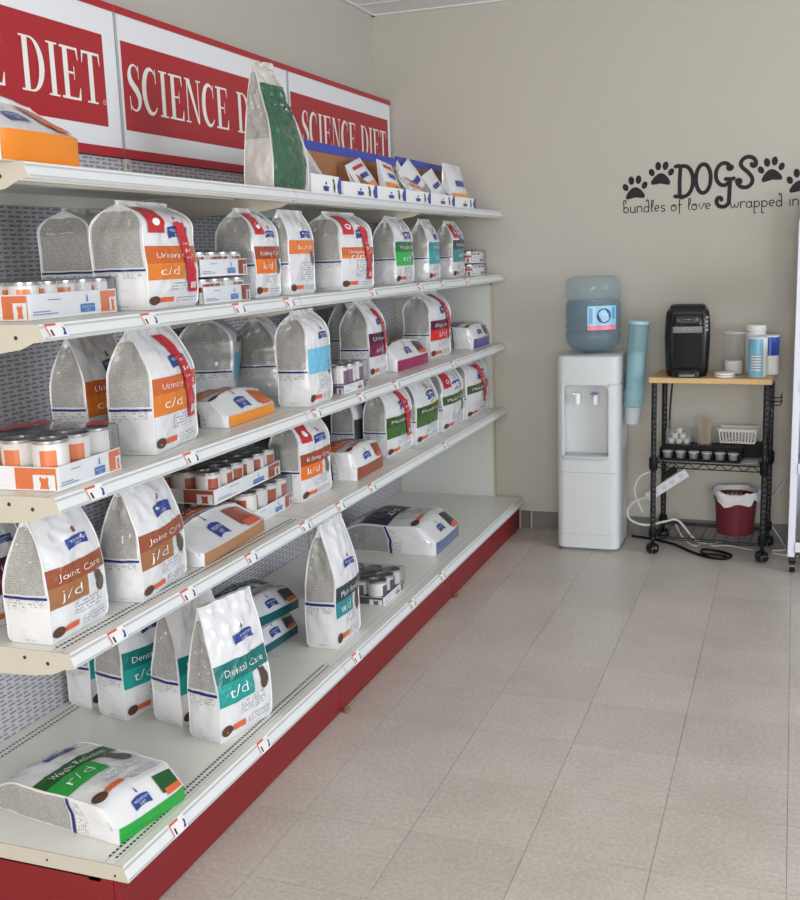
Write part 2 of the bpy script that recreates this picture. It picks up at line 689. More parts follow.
# ================================================================== THE SETTING
WX0, WX1, WY0, WY1, WZ = -2.10, 5.5, -4.5, 5.40, 2.69
T = 0.3048
mb = MB().box(WX0, WX1, WY0, WY1, -0.06, -0.003)
floor = tag(mb.build('floor', M_GROUT), kind='structure')
tx0, ty0 = -1.1914, 2.0395
tm = MB().box(0.0006, T - 0.0006, 0.0008, T - 0.0008, -0.003, 0.0).mesh('tile')
tm.materials.append(M_TILE)
for i in range(-1, 9):
    for j in range(-5, 11):
        o = link('tile', tm, None, floor, (tx0 + i * T, ty0 + j * T, 0))
# ring of border tiles (cut pieces) by the back wall
cut = MB().box(0.0007, T - 0.0007, 0.0007, WY1 - (ty0 + 11 * T) - 0.001, -0.003, 0.0).mesh('tile')
cut.materials.append(M_TILE)
if WY1 - (ty0 + 11 * T) > 0.02:
    for i in range(-1, 9):
        link('tile', cut, None, floor, (tx0 + i * T, ty0 + 11 * T, 0))
# the rest of the floor, out of view: same covering as one sheet each
rest = MB()
xa, xb, ya, yb = tx0 - T, tx0 + 9 * T, ty0 - 5 * T, WY1
rest.box(WX0, xa, WY0, WY1, -0.003, -0.0002)
rest.box(xb, WX1, WY0, WY1, -0.003, -0.0002)
rest.box(xa, xb, WY0, ya, -0.003, -0.0002)
tag(rest.build('floor_covering', M_TILE, floor), kind='stuff')

tag(MB().box(WX0 - 0.1, WX0, WY0, WY1, 0, WZ).build('wall_left', M_WALL), kind='structure')
tag(MB().box(WX0 - 0.1, WX1 + 0.1, WY1, WY1 + 0.1, 0, WZ).build('wall_back', M_WALL), kind='structure')
# right wall and front wall with the window openings the daylight comes through
w = MB()
w.box(WX1, WX1 + 0.1, WY0, WY1, 0, 0.55)
w.box(WX1, WX1 + 0.1, WY0, WY1, 2.55, WZ)
w.box(WX1, WX1 + 0.1, WY0, -0.8, 0.55, 2.55)
w.box(WX1, WX1 + 0.1, 3.6, WY1, 0.55, 2.55)
tag(w.build('wall_right', M_WALL), kind='structure')
w = MB()
w.box(WX0, WX1, WY0 - 0.1, WY0, 0, 0.5)
w.box(WX0, WX1, WY0 - 0.1, WY0, 2.55, WZ)
w.box(WX0, -1.3, WY0 - 0.1, WY0, 0.5, 2.55)
w.box(2.5, WX1, WY0 - 0.1, WY0, 0.5, 2.55)
tag(w.build('wall_front', M_WALL), kind='structure')
ceil = tag(MB().box(WX0 - 0.1, WX1 + 0.1, WY0 - 0.1, WY1 + 0.1, WZ + 0.02, WZ + 0.08).build('ceiling', M_CEIL), kind='structure')
# suspended ceiling: panels and grid bars near the visible corner and over the aisle
cy_edges = [5.155 - k * 0.61 for k in range(0, 9)]
ctile = MB().box(0.012, 1.208, 0.012, 0.598, 0.004, 0.020).mesh('ceiling_panel')
ctile.materials.append(M_CEIL)
for k, y in enumerate(cy_edges[1:]):
    for i in range(4):
        link('ceiling_panel', ctile, None, ceil, (WX0 + i * 1.22, y, WZ - 0.002))
clast = MB().box(0.012, 1.208, 0.012, WY1 - 5.155 - 0.004, 0.004, 0.020).mesh('ceiling_panel')
clast.materials.append(M_CEIL)
for i in range(4):
    link('ceiling_panel', clast, None, ceil, (WX0 + i * 1.22, 5.155, WZ - 0.002))
for y in cy_edges:
    MB().box(WX0, WX0 + 4.88, y - 0.012, y + 0.012, WZ - 0.001, WZ + 0.012).build('grid_bar', M_TBAR, ceil)
for i in range(1, 5):
    MB().box(WX0 + i * 1.22 - 0.012, WX0 + i * 1.22 + 0.012, cy_edges[-1], WY1, WZ - 0.0005, WZ + 0.0125).build('grid_bar', M_TBAR, ceil)
MB().box(WX0, WX0 + 0.022, WY0, WY1, WZ - 0.004, WZ + 0.004).build('wall_angle', M_TBAR, ceil)
MB().box(WX0, WX1, WY1 - 0.022, WY1, WZ - 0.004, WZ + 0.004).build('wall_angle', M_TBAR, ceil)


def baseboard(name, x0, x1, m, parent=None):
    prof = [(WY1, 0), (WY1, 0.095), (WY1 - 0.004, 0.095), (WY1 - 0.006, 0.018), (WY1 - 0.016, 0.0)]
    b = MB()
    n = len(prof)
    b.add([(x0, y, z) for y, z in prof] + [(x1, y, z) for y, z in prof],
          [(i, (i + 1) % n, (i + 1) % n + n, i + n) for i in range(n)] + [tuple(range(n - 1, -1, -1)), tuple(range(n, 2 * n))])
    return b.build(name, m, parent)


bb = tag(baseboard('baseboard_back', -1.279, WX1, M_BASE), kind='structure')
baseboard('corner_piece', -1.34, -1.287, M_BASEB, bb)

# ================================================================== SHELVING
BAY = 1.2121
YS = 1.7434
SX, DX, KX, BX = -1.4234, -1.334, -1.3447, -2.02
ZS = {1: 1.6698, 2: 1.3507, 3: 0.9932, 4: 0.6526, 0: 0.1726}
TAGS = {2: [1.79, 2.129, 2.562, 2.871, 3.552, 4.065, 4.367, 4.726], 3: [1.872, 2.269, 3.024, 3.402, 3.754, 4.483],
        4: [1.906, 2.21, 2.547, 2.902, 3.179, 3.471, 4.339], 0: [1.955, 2.391, 3.056, 3.612, 3.981], 1: []}
BAYL = ['cream metal shelving bay with red base holding the green weight bag and dental bags',
        'cream metal shelving bay with red base between the two other bays',
        'cream metal shelving bay with red base standing against the back wall']
M_TAGS = [mat('price_tag_white', rgb(236, 236, 236), 0.4), mat('tag_orange', rgb(204, 92, 64), 0.4)]


def tag_mesh():
    b = MB()
    b.add([(0.0, -0.030, 0.0), (0.0, 0.030, 0.0), (0.0, 0.030, 1.0), (0.0, -0.030, 1.0)], [(0, 1, 2, 3)])
    return b


def price_tag(parent, y, zs_top, zs_tip, xt, xb, idx):
    """paper tag clipped in the slanted rail"""
    def fn(u, v, off=0.003):
        return (xt + (xb - xt) * (1 - v) + off, y + u, zs_tip + (zs_top - zs_tip) * v + off * 0.4)
    hw = 0.030
    b = MB()
    b.add([fn(-hw, 0.06), fn(hw, 0.06), fn(hw, 0.97), fn(-hw, 0.97), fn(-hw, 0.06, 0.0015), fn(hw, 0.06, 0.0015), fn(hw, 0.97, 0.0015), fn(-hw, 0.97, 0.0015)],
          [(0, 1, 2, 3), (4, 7, 6, 5), (0, 4, 5, 1), (1, 5, 6, 2), (2, 6, 7, 3), (3, 7, 4, 0)])
    o = 0.0036
    b.add([fn(-hw, 0.80, o), fn(hw * 0.2, 0.80, o), fn(hw * 0.2, 0.95, o), fn(-hw, 0.95, o)], [(0, 1, 2, 3)], 1)
    b.add([fn(-hw, 0.1, o), fn(-hw * 0.88, 0.1, o), fn(-hw * 0.88, 0.80, o), fn(-hw, 0.80, o)], [(0, 1, 2, 3)], 1)
    b.add([fn(-hw * .65, 0.15, o), fn(-hw * 0.45, 0.15, o), fn(-hw * 0.45, 0.55, o), fn(-hw * .65, 0.55, o)], [(0, 1, 2, 3)], 2)
    b.add([fn(hw * .45, 0.15, o), fn(hw * 0.8, 0.15, o), fn(hw * 0.92, 0.55, o), fn(hw * .7, 0.72, o), fn(hw * .7, .4, o)], [(0, 1, 2, 3, 4)], 3)
    b.build('price_tag', [M_TAGS[0], M_TAGS[1], M_BLACK, M_BLUE], parent)


def holes(parent, ys, ye, z, xs, step=0.0135):
    b = MB()
    for x in xs:
        y = ys
        k = 0
        while y < ye:
            b.add([(x - 0.0030, y - 0.0040, z), (x + 0.0030, y - 0.0040, z), (x + 0.0030, y + 0.0040, z), (x - 0.0030, y + 0.0040, z)], [(0, 1, 2, 3)])
            y += step
    tag(b.build('perforation', M_HOLE, parent), kind='stuff')


for bay in range(3):
    y0, y1 = YS + bay * BAY, YS + (bay + 1) * BAY
    unit = thing('gondola_shelving', BAYL[bay], 'shelving', (0, 0, 0), 0, 'gondola shelving bays along the left wall')
    # printed back panel
    b = MB()
    pz0, pz1 = 0.1, 1.795
    b.box(BX - 0.02, BX, y0 + 0.002, y1 - 0.002, pz0, pz1)
    pan = b.build('back_panel', M_PANEL, unit)
    uvl = pan.data.uv_layers.new(name='UVMap')
    for lp in pan.data.loops:
        co = pan.data.vertices[lp.vertex_index].co
        uvl.data[lp.index].uv = (co.y, co.z)
    # slotted uprights
    for yy in ((y0 + 0.012,) if bay < 2 else (y0 + 0.012, y1 - 0.014)):
        u = MB().box(BX, BX + 0.012, yy - 0.0115, yy + 0.0115, 0.1, 1.795)
        up_ = u.build('upright', M_SHELF, unit)
        h = MB()
        z = 0.24
        while z < 1.77:
            h.box(BX + 0.0115, BX + 0.0124, yy - 0.003, yy + 0.003, z, z + 0.014)
            z += 0.0254
        tag(h.build('slot', M_HOLE, up_), kind='stuff')
    # red base
    k = MB()
    k.box(KX - 0.016, KX, y0 + 0.0015, y1 - 0.0015, 0.004, ZS[0] - 0.038)
    k.build('kick_plate', M_KICK, unit, bevel=(0.002, 1))
    if bay == 0:
        MB().box(BX, KX - 0.016, y0 + 0.001, y0 + 0.016, 0.004, ZS[0] - 0.036).build('base_end', M_KICK, unit)
    else:
        # little foot leveller at the joint
        f = MB().box(KX - 0.02, KX + 0.022, y0 + 0.001, y0 + 0.029, 0.0, 0.004)
        f.box(KX + 0.012, KX + 0.022, y0 + 0.001, y0 + 0.029, 0.0, 0.012)
        f.build('levelling_foot', mat('foot_metal', rgb(170, 150, 120), 0.4, metal=0.6), unit, bevel=(0.001, 1))
    # deck and shelves
    for s in (0, 4, 3, 2, 1):
        z = ZS[s]
        front = DX if s == 0 else SX
        e0, e1 = y0 + 0.0020, y1 - 0.0015
        sh = MB()
        th = 0.036
        # pressed sheet: top skin, rolled front, hollow under with a stiffener
        sh.prism([(BX + 0.001, z - 0.004), (front - 0.03, z - 0.004), (front - 0.03, z - th), (front - 0.004, z - th), (front, z - 0.006), (front, z), (BX + 0.001, z)][::-1], 'y', e0, e1)
        sh.box(BX + 0.001, BX + 0.02, e0, e1, z - th, z - 0.004)
        sh.box(front - 0.22, front - 0.19, e0 + 0.02, e1 - 0.02, z - 0.022, z - 0.004)
        so = sh.build('deck' if s == 0 else 'shelf', M_SHEET, unit)
        # slanted price rail
        lip = 0.030 if s else 0.034
        fx = 0.016
        rl = MB()
        rl.prism([(front - 0.001, z + 0.0005), (front + fx, z - lip), (front + fx - 0.004, z - lip - 0.003), (front - 0.006, z - 0.006)], 'y', e0 + 0.001, e1 - 0.001)
        ro = rl.build('price_rail', M_RAIL, so)
        gr = MB()
        for q in (0.16, 0.86):
            xx, zz = front + fx * q, z - lip * q
            gr.prism([(xx, zz + 0.0005), (xx + 0.0022, zz - 0.0008), (xx + 0.003, zz - 0.0032), (xx + 0.0006, zz - 0.003)], 'y', e0 + 0.001, e1 - 0.001)
        gr.build('rail_bead', M_RAILG, so)
        # side brackets
        if s:
            for yy in (e0 - 0.001, e1 - 0.0025):
                pr = [(front + fx - 0.002, z - lip - 0.002), (front, z + 0.0008), (BX + 0.001, z + 0.0008), (BX + 0.001, z - 0.135), (BX + 0.05, z - 0.115), (BX + 0.30, z - 0.066), (front - 0.10, z - 0.058), (front - 0.045, z - 0.050), (front - 0.012, z - 0.036)]
                br = MB().prism(pr, 'y', yy, yy + 0.003)
                bo = br.build('bracket', M_SHELF, so)
            if bay == 0:
                hl = MB()
                for (hx, hz) in ((front - 0.055, z - 0.026), (front - 0.115, z - 0.018)):
                    hl.tube([(hx, e0 - 0.0018, hz), (hx, e0 - 0.0011, hz)], 0.0045, 8)
                hl.build('bracket_hole', M_HOLE, so)
        else:
            if bay == 0:
                br = MB()
                br.prism([(front + fx - 0.002, z - lip - 0.002), (front, z + 0.0008), (BX + 0.001, z + 0.0008), (BX + 0.001, z - 0.040), (front - 0.09, z - 0.040), (front - 0.092, z - 0.046), (front - 0.06, z - 0.046), (front - 0.058, z - 0.036)], 'y', e0 - 0.001, e0 + 0.002)
                br.build('bracket', M_SHELF, so)
                hl = MB()
                for hx, hz in ((front - 0.02, z - 0.024), (front - 0.2, z - 0.018)):
                    hl.tube([(hx, e0 - 0.0018, hz), (hx, e0 - 0.0011, hz)], 0.003, 8)
                hl.build('bracket_hole', M_HOLE, so)
        # thin grooves along the front of the sheet
        g2 = MB()
        for q in (0.022, 0.048):
            g2.box(front - q - 0.0012, front - q + 0.0012, e0 + 0.004, e1 - 0.004, z - 0.0001, z + 0.0004)
        g2.build('sheet_groove', M_RAILG, so)
        if (bay == 0 and s in (0, 4)):
            holes(so, e0 + 0.03, e1 - 0.03, z + 0.0008, (front - 0.034, front - 0.052, BX + 0.040, BX + 0.060))
        for ty in TAGS[s]:
            if y0 <= ty < y1:
                price_tag(so, ty, z + 0.0005, z - lip, front - 0.001, front + fx, s)
    if bay == 2:
        e = MB().box(BX, -1.478, y1 - 0.0012, y1 + 0.010, 0.10, ZS[2] - 0.03)
        ep = e.build('end_panel', M_ENDP, unit)
        MB().box(-1.484, -1.474, y1 - 0.004, y1 + 0.011, 0.18, ZS[2] - 0.03).build('end_trim', mat('end_trim_beige', rgb(196, 186, 160), 0.5), unit)

# ------------------------------------------------------------------ banners
SGL = ['red and white sign panel reading SCIENCE DIET behind the orange bag, cut by the frame',
       'red and white sign panel reading SCIENCE DIET behind the green foil bag',
       'red and white sign panel reading SCIENCE DIET ending at the back wall corner']
BF = -2.012
for bay in range(3):
    y0, y1 = YS + bay * BAY, YS + (bay + 1) * BAY
    sg = thing('sign_panel', SGL[bay], 'sign', (0, 0, 0), 0, 'sign panels above the shelving')
    MB().box(BF - 0.006, BF, y0 + 0.003, y1 - 0.003, 1.812, 2.244).build('sheet', M_SIGNW, sg)
    MB().box(BF - 0.010, BF + 0.004, y0 + 0.002, y1 - 0.002, 2.236, 2.258).build('top_trim', M_SIGNR, sg)
    MB().box(BF - 0.010, BF + 0.004, y0 + 0.002, y1 - 0.002, 1.798, 1.826).build('bottom_trim', M_SIGNR, sg)
    MB().box(BF - 0.004, BF + 0.003, y0 + 0.001, y0 + 0.009, 1.80, 2.256).build('joint_strip', mat('joint_grey', rgb(176, 178, 182), 0.4), sg)
    MB().box(BF - 0.004, BF + 0.0008, y0 + 0.026, y1 - (0.07, 0.05, 0.042)[bay], 1.886, 2.158).build('red_field', M_SIGNR, sg)
    sh0, sh1 = ((0.050, -0.096), (0.050, -0.085), (0.125, -0.078))[bay]
    for L in serif_text('SCIENCE DIET', y0 + sh0, y1 + sh1, 2.022, 0.148, lambda u, v, li: (BF + 0.0018 + 0.0003 * li, u, v)):
        L.build('lettering', M_SIGNI, sg)
    L = MB()
    V, F = stroke2d(arc(y1 + sh1 + 0.013, 1.957, 0.006, 0.006, 0, 360, 12), 0.0018, cap=False)
    L.add([(BF + 0.0018, a, c) for a, c in V], F)
    L.build('registered_mark', M_SIGNI, sg)


# ================================================================== BAGS
def smooth01(x):
    x = max(0.0, min(1.0, x))
    return x * x * (3 - 2 * x)


class Surf:
    def __init__(self, W, D, H, t0=0.60, p=1.7, topw=0.95, seed=0, wr=0.0035, flat_back=False, k=0.0, bulge=0.05, lean=0.0, seal=0.04):
        self.__dict__.update(locals())
        self.off3 = Vector((seed * 3.17, seed * 1.91, seed * 5.3))

    def q(self, t):
        return max(0.0, min(1.0, (t - self.t0) / (1 - self.seal - self.t0)))

    def Dt(self, t):
        w = 1 + 0.045 * noise.noise(Vector((t * 4.5, self.seed * 2.7, 3.1))) * min(1, t / 0.1)
        return self.D * (1 - 0.955 * self.q(t) ** self.p) * (0.93 + 0.07 * min(1, t / 0.06)) * w

    def Wt(self, t):
        w = 1 + 0.030 * noise.noise(Vector((t * 4.0, self.seed * 1.3, 8.7))) * min(1, t / 0.1)
        return self.W * (1 - (1 - self.topw) * self.q(t) ** 1.3) * (0.965 + 0.035 * min(1, t / 0.05)) * w

    def yc(self, t):
        y = self.lean * self.q(t) ** 1.5 * self.D
        y += 0.05 * self.D * noise.noise(Vector((t * 3.0, self.seed * 4.1, 1.7))) * min(1, t / 0.2)
        if self.flat_back:
            y = (self.D - self.Dt(t)) / 2
        return y

    def wrk(self, x, y, z, t):
        a = self.wr * (0.75 + 1.5 * self.q(t))
        v = Vector((x, y, z)) * 15 + self.off3
        n = noise.noise(v) + 0.5 * noise.noise(v * 2.2)
        v2 = Vector((x * 9 + z * 13, y * 9, z * 9 - x * 11)) * 2.1 + self.off3
        cr = 1 - abs(noise.noise(v2)) * 2.4
        return a * (n * 0.8 + 0.9 * max(0, cr - 0.45))

    def zz(self, b, t):
        return self.H * t * (1 + 0.012 * noise.noise(Vector((self.seed * 3.3, b * 2, 4.0)))) + (1 - t) ** 2 * self.k * max(0.0, -b)

    def face(self, s, t, sgn=-1, off=0.0):
        """front (sgn=-1) or back (sgn=1)"""
        D, W = self.Dt(t), self.Wt(t)
        x = s * W / 2
        e = 1 - s * s
        if self.flat_back:
            env = max(0.0, math.cos(PI / 2 * t)) ** 0.6
        else:
            env = max(0.0, math.sin(PI * t)) ** 0.6
        bl = self.bulge * self.W * e * env
        if sgn > 0 and self.flat_back:
            bl = 0
        w = self.wrk(x, sgn * D, self.H * t, t) * (1 - s ** 4) * min(1, t / 0.05)
        if sgn > 0 and self.flat_back:
            w = 0
        y = self.yc(t) + sgn * (D / 2 + bl + w + off)
        return (x, y, self.zz(sgn, t))

    def side(self, b, t, sgn=-1, off=0.0):
        D, W = self.Dt(t), self.Wt(t)
        q = self.q(t)
        e = 1 - b * b
        bl = e * (0.045 * self.D * (1 - q) * min(1, t / 0.1) - 0.30 * self.D * q * (1 - q) * 1.2)
        w = self.wrk(sgn * W, b * D, self.H * t, t) * (1 - b ** 4) * min(1, t / 0.05)
        x = sgn * (W / 2 + bl + w + off)
        return (x, self.yc(t) + b * D / 2, self.zz(b, t))

    def bottom(self, s, b, off=0.0):
        D, W = self.Dt(0), self.Wt(0)
        y = self.yc(0) + b * D / 2
        z = self.zz(b, 0) - off
        if self.flat_back:
            if b < 0:
                y += b * self.bulge * self.W * (1 - s * s) - (off if self.k else 0)
            z -= 0.10 * D * (1 - s ** 4) * (1 - b * b)
        return (s * W / 2, y, z)

    def mesh(self, nf=26, ns=10, nt=44):
        b = MB()
        ts = [i / nt for i in range(nt + 1)]

        def grid(fn, na, flip):
            V, F = [], []
            for t in ts:
                for i in range(na + 1):
                    V.append(fn(-1 + 2 * i / na, t))
            for j in range(nt):
                for i in range(na):
                    a = j * (na + 1) + i
                    q = (a, a + 1, a + na + 2, a + na + 1)
                    F.append(q[::-1] if flip else q)
            b.add(V, F)
        grid(lambda s, t: self.face(s, t, -1), nf, False)
        grid(lambda s, t: self.face(s, t, 1), nf, True)
        grid(lambda s, t: self.side(s, t, -1), ns, True)
        grid(lambda s, t: self.side(s, t, 1), ns, False)
        for fn, flip in ((lambda s, q: self.bottom(s, q), True),
                         (lambda s, q: tuple(Vector(self.face(s, 1, -1)).lerp(Vector(self.face(s, 1, 1)), (q + 1) / 2)), False)):
            V, F = [], []
            for j in range(ns + 1):
                for i in range(nf + 1):
                    V.append(fn(-1 + 2 * i / nf, -1 + 2 * j / ns))
            for j in range(ns):
                for i in range(nf):
                    a = j * (nf + 1) + i
                    q = (a, a + 1, a + nf + 2, a + nf + 1)
                    F.append(q[::-1] if flip else q)
            b.add(V, F)
        return b.mesh('bag', smooth=38, weld=True)

    # 2D (metres from the face centre line / base) -> 3D
    def F(self, off=0.0019):
        return lambda u, v: self.face(max(-1.02, min(1.02, 2 * u / self.W)), max(0.0, min(1.0, v / self.H)), -1, off)

    def S(self, sgn=-1, off=0.0014):
        return lambda u, v: self.side(max(-1, min(1, sgn * -2 * u / self.D * -1)), max(0.0, min(1, v / self.H)), sgn, off)

    def B(self, off=0.002):
        return lambda u, v: self.bottom(2 * u / self.W, -2 * v / self.D, off)


def rect_grid(mb, fn, u0, u1, v0, v1, mi=0, du=0.010, dv=0.008, shear=0.0):
    nu = max(1, int(abs(u1 - u0) / du))
    nv = max(1, int(abs(v1 - v0) / dv))
    V, F = [], []
    for j in range(nv + 1):
        for i in range(nu + 1):
            u = u0 + (u1 - u0) * i / nu
            V.append(fn(u, v0 + (v1 - v0) * j / nv + shear * (u - u0)))
    for j in range(nv):
        for i in range(nu):
            a = j * (nu + 1) + i
            F.append((a, a + 1, a + nu + 2, a + nu + 1))
    mb.add(V, F, mi)
    return (u0, u1, v0, v1, nu, nv)


def uv_rect(name, fn, rects, material, parent):
    """patches that carry a UV in metres, for the small-print materials"""
    b = MB()
    uvs = []
    for u0, u1, v0, v1 in rects:
        nu = max(1, int(abs(u1 - u0) / 0.010))
        nv = max(1, int(abs(v1 - v0) / 0.008))
        V, F = [], []
        for j in range(nv + 1):
            for i in range(nu + 1):
                u = u0 + (u1 - u0) * i / nu
                v = v0 + (v1 - v0) * j / nv
                V.append(fn(u, v))
                uvs.append((u, v))
        for j in range(nv):
            for i in range(nu):
                a = j * (nu + 1) + i
                F.append((a, a + 1, a + nu + 2, a + nu + 1))
        b.add(V, F)
    me = b.mesh(name, smooth=60)
    l = me.uv_layers.new(name='UVMap')
    for lp in me.loops:
        l.data[lp.index].uv = uvs[lp.vertex_index]
    return link(name, me, material, parent)


def logo(parent, fn, cx, cy, w, fn2=None, red=True):
    """blue scrolled banner mark with a small crest over it"""
    fn2 = fn2 or fn
    b = MB()
    h = w * 0.27
    V, F = [], []
    n = 8
    for i in range(n + 1):
        u = -w / 2 + w * i / n
        c = h * 0.18 * (1 - (2 * i / n - 1) ** 2)
        V += [(u, -h / 2 + c), (u, h / 2 + c)]
    for i in range(n):
        F.append((2 * i, 2 * i + 2, 2 * i + 3, 2 * i + 1))
    b.add([fn(cx + x, cy + y) for x, y in V], F)
    b.add([fn(cx + x, cy + y) for x, y in ((0.0, h * 0.95), (w * 0.09, h * 0.95), (w * 0.02, h * 1.5), (0.0, h * 1.5))], [(0, 1, 2, 3)])
    b.build('brand_mark', M_BLUE, parent)
    if red:
        r = MB()
        r.add([fn(cx + x, cy + y) for x, y in ((-w * 0.09, h * 0.95), (-w * 0.005, h * 0.95), (-w * 0.005, h * 1.5), (-w * 0.06, h * 1.5))], [(0, 1, 2, 3)])
        r.build('brand_crest', M_LRED, parent)
    t = MB()
    put_text(t, 'PRESCRIPTION', cx, cy + h * 0.17 + h * .08, h * 0.26, fn2, w=w * 0.82)
    put_text(t, 'DIET', cx, cy - h * 0.2 + h * .08, h * 0.24, fn2, w=w * 0.34)
    t.build('brand_text', M_WHITE, parent)


STY = {
    'jd': dict(name='Joint Care', code='j/d', nc=(148, 78, 50), cc=(158, 108, 70)),
    'cd': dict(name='Urinary Care', code='c/d', nc=(200, 98, 42), cc=(220, 124, 40)),
    'kd': dict(name='Kidney Care', code='k/d', nc=(150, 66, 40), cc=(226, 112, 34)),
    'kd2': dict(name='k/d', code='', nc=(224, 122, 52), cc=None),
    'td': dict(name='Dental Care', code='t/d', nc=(14, 112, 108), cc=(24, 150, 144)),
    'wd': dict(name='Multi-Benefit', code='w/d', nc=(42, 62, 72), cc=(40, 138, 148)),
    'rd': dict(name='Weight Reduction', code='r/d', nc=(22, 84, 34), cc=(34, 160, 62)),
    'rg': dict(name='Weight Red', code='r/d', nc=(20, 112, 62), cc=(30, 176, 78)),
    'te': dict(name='Dental', code='t/d', nc=(20, 140, 150), cc=(40, 160, 170)),
    'ml': dict(name='Metabolic', code='', nc=(52, 84, 38), cc=(66, 104, 46)),
    'mo': dict(name='Metabolic', code='', nc=(62, 92, 44), cc=None),
    'id': dict(name='Digestive', code='i/d', nc=(92, 30, 62), cc=(214, 44, 48)),
    'ud': dict(name='Urinary', code='u/d', nc=(78, 26, 58), cc=(122, 30, 70)),
    'zd': dict(name='', code='z/d', nc=(34, 36, 44), cc=(26, 30, 68)),
    'bl': dict(name='', code='', nc=(112, 186, 222), cc=(112, 186, 222)),
    'ge': dict(name='', code='', nc=(60, 60, 66), cc=(70, 70, 76)),
}


def make_bag(label, sty, C, ang, W, D, H, z, ribbon=None, topflag=False, seed=0, lying=False, end=None, endlogo=True,
             group='standing pet food bags', t0=0.58, p=1.6, topw=0.93, wr=0.0052, lean=0.0, full=True, name='food_bag', k=None,
             body=None, sidem=None, code_w=0.62, logo_t=0.70, bulge=0.05, bands=(0.57, 0.43, 0.27), stripe=0.365, sticker=False):
    st = STY[sty]
    a = math.radians(ang)
    u = Vector((math.cos(a), math.sin(a), 0))
    n = Vector((-math.sin(a), math.cos(a), 0))
    if k is None:
        k = 0.55 * D if lying else 0.0
    sf = Surf(W, D, H, t0=t0, p=p, topw=topw, seed=seed, wr=wr, flat_back=lying, k=k, lean=lean, bulge=bulge)
    root = thing(name, label, 'bag', (0, 0, 0), 0, group)
    Cv = Vector((C[0], C[1], 0))
    if lying:
        # C = near bottom corner of the end facing the aisle; width runs along u, height away from the aisle
        M = Matrix((u, (0, 0, -1), n)).transposed().to_4x4()   # x->u, y->-Z, z->n
        M.translation = Cv + u * W / 2 + Vector((0, 0, z + D / 2 + 0.001))
    else:
        M = Matrix((u, n, (0, 0, 1))).transposed().to_4x4()
        M.translation = Cv + u * W / 2 + n * D / 2 + Vector((0, 0, z + 0.001))
    root.matrix_world = M
    bo = link('bag_body', sf.mesh(), body or M_BAG, root)
    F, B = sf.F(), sf.B()
    F2 = sf.F(0.0034)
    F1 = sf.F(0.0013)
    # welded edge seams
    for sg in (-1, 1):
        for bk in (-1, 1):
            if bk == 1 and (sg == 1 or lying):
                continue
            pts = []
            for i in range(31):
                t_ = 0.02 + 0.975 * i / 30
                p_ = sf.face(sg, t_, bk)
                pts.append((p_[0] + sg * 0.0006, p_[1] + bk * 0.0006, p_[2]))
            MB().tube(pts, 0.0015, 5).build('edge_seam', M_SEAM, root, smooth=60)
    # gusset print on both sides
    for sg in (-1, 1):
        S = sf.S(sg)
        uv_rect('side_print', S, [(-D * 0.45, D * 0.45, H * (stripe + 0.025), H * 0.90)], sidem or M_BAGSIDE, root)
        if full:
            s = MB()
            rect_grid(s, sf.S(sg, 0.0030), -D * 0.485, D * 0.485, H * (stripe - 0.010), H * (stripe + 0.010))
            s.build('side_stripe', M_NAVY, root)
            uv_rect('side_note', S, [(-D * 0.42, -D * 0.02, H * (stripe - 0.09), H * (stripe - 0.02)), (D * 0.06, D * 0.4, H * (stripe - 0.07), H * (stripe - 0.02))], M_SIDELOW, root)
            c = MB()
            put_text(c, '10111', 0.02 * D, H * 0.035, H * 0.016, sf.S(sg, 0.0024), w=D * 0.22)
            c.build('batch_code', M_BLACK, root)
    if full is None:
        return root, sf
    # front bands
    b1, b2, b3 = bands
    nm = ink('ink_%d_%d_%d' % st['nc'], *st['nc'])
    s = MB()
    rect_grid(s, F, -W * 0.497, W * 0.497, H * b2, H * b1)
    s.build('name_band', nm, root)
    L = MB()
    if st['name']:
        put_text(L, st['name'], 0.02 * W, H * (b1 + b2) / 2 - H * 0.004, H * 0.05, F2, w=W * (0.74 if len(st['name']) > 6 else 0.5))
    if L.v:
        L.build('name_text', M_WHITE, root)
        L = MB()
    if st['cc']:
        cm = ink('ink_%d_%d_%d' % st['cc'], *st['cc'])
        s = MB()
        rect_grid(s, F, -W * 0.497, W * (code_w - 0.5), H * b3, H * b2)
        s.build('code_band', cm, root)
        if st['code']:
            put_text(L, st['code'], W * (code_w / 2 - 0.48), H * (b2 + b3) / 2 + 0.002, H * 0.080, F2, w=W * 0.34)
    if L.v:
        L.build('code_text', M_WHITE, root)
    logo(root, F, W * 0.10, H * logo_t, W * 0.40, F2)
    if full:
        # animal picture
        d = MB()
        cx, cy = W * 0.33, H * (b2 + b3) / 2
        for e in (ellipse2d(cx, cy + H * .03, W * .07, H * .045), ellipse2d(cx + W * .03, cy - H * .03, W * .09, H * .07), ellipse2d(cx - W * .05, cy + .06 * H, W * .025, H * .03, .4)):
            d.add([F(x, y) for x, y in e], [tuple(range(len(e)))])
        d.build('animal_picture', ink('picture_brown', 84, 70, 60), root)
        uv_rect('small_print', F1, [(-W * 0.12, W * 0.36, H * 0.16, H * (b3 - 0.02)), (W * 0.02, W * 0.42, H * 0.05, H * 0.11)], M_SMALL, root)
        d = MB()
        e = ellipse2d(-W * 0.39, H * 0.082, W * 0.095, H * 0.042)
        d.add([F(x, y) for x, y in e], [tuple(range(len(e)))])
        d.build('kibble_picture', M_KIB, root)
        d = MB()
        rect_grid(d, F, -W * 0.29, -W * 0.06, H * 0.062, H * 0.108)
        d.build('flavour_tag', M_ORTAG, root)
    if sticker:
        d = MB()
        rect_grid(d, F2, W * 0.02, W * 0.24, H * 0.575, H * 0.625)
        d.build('yellow_sticker', ink('sticker_yellow', 226, 226, 110), root)
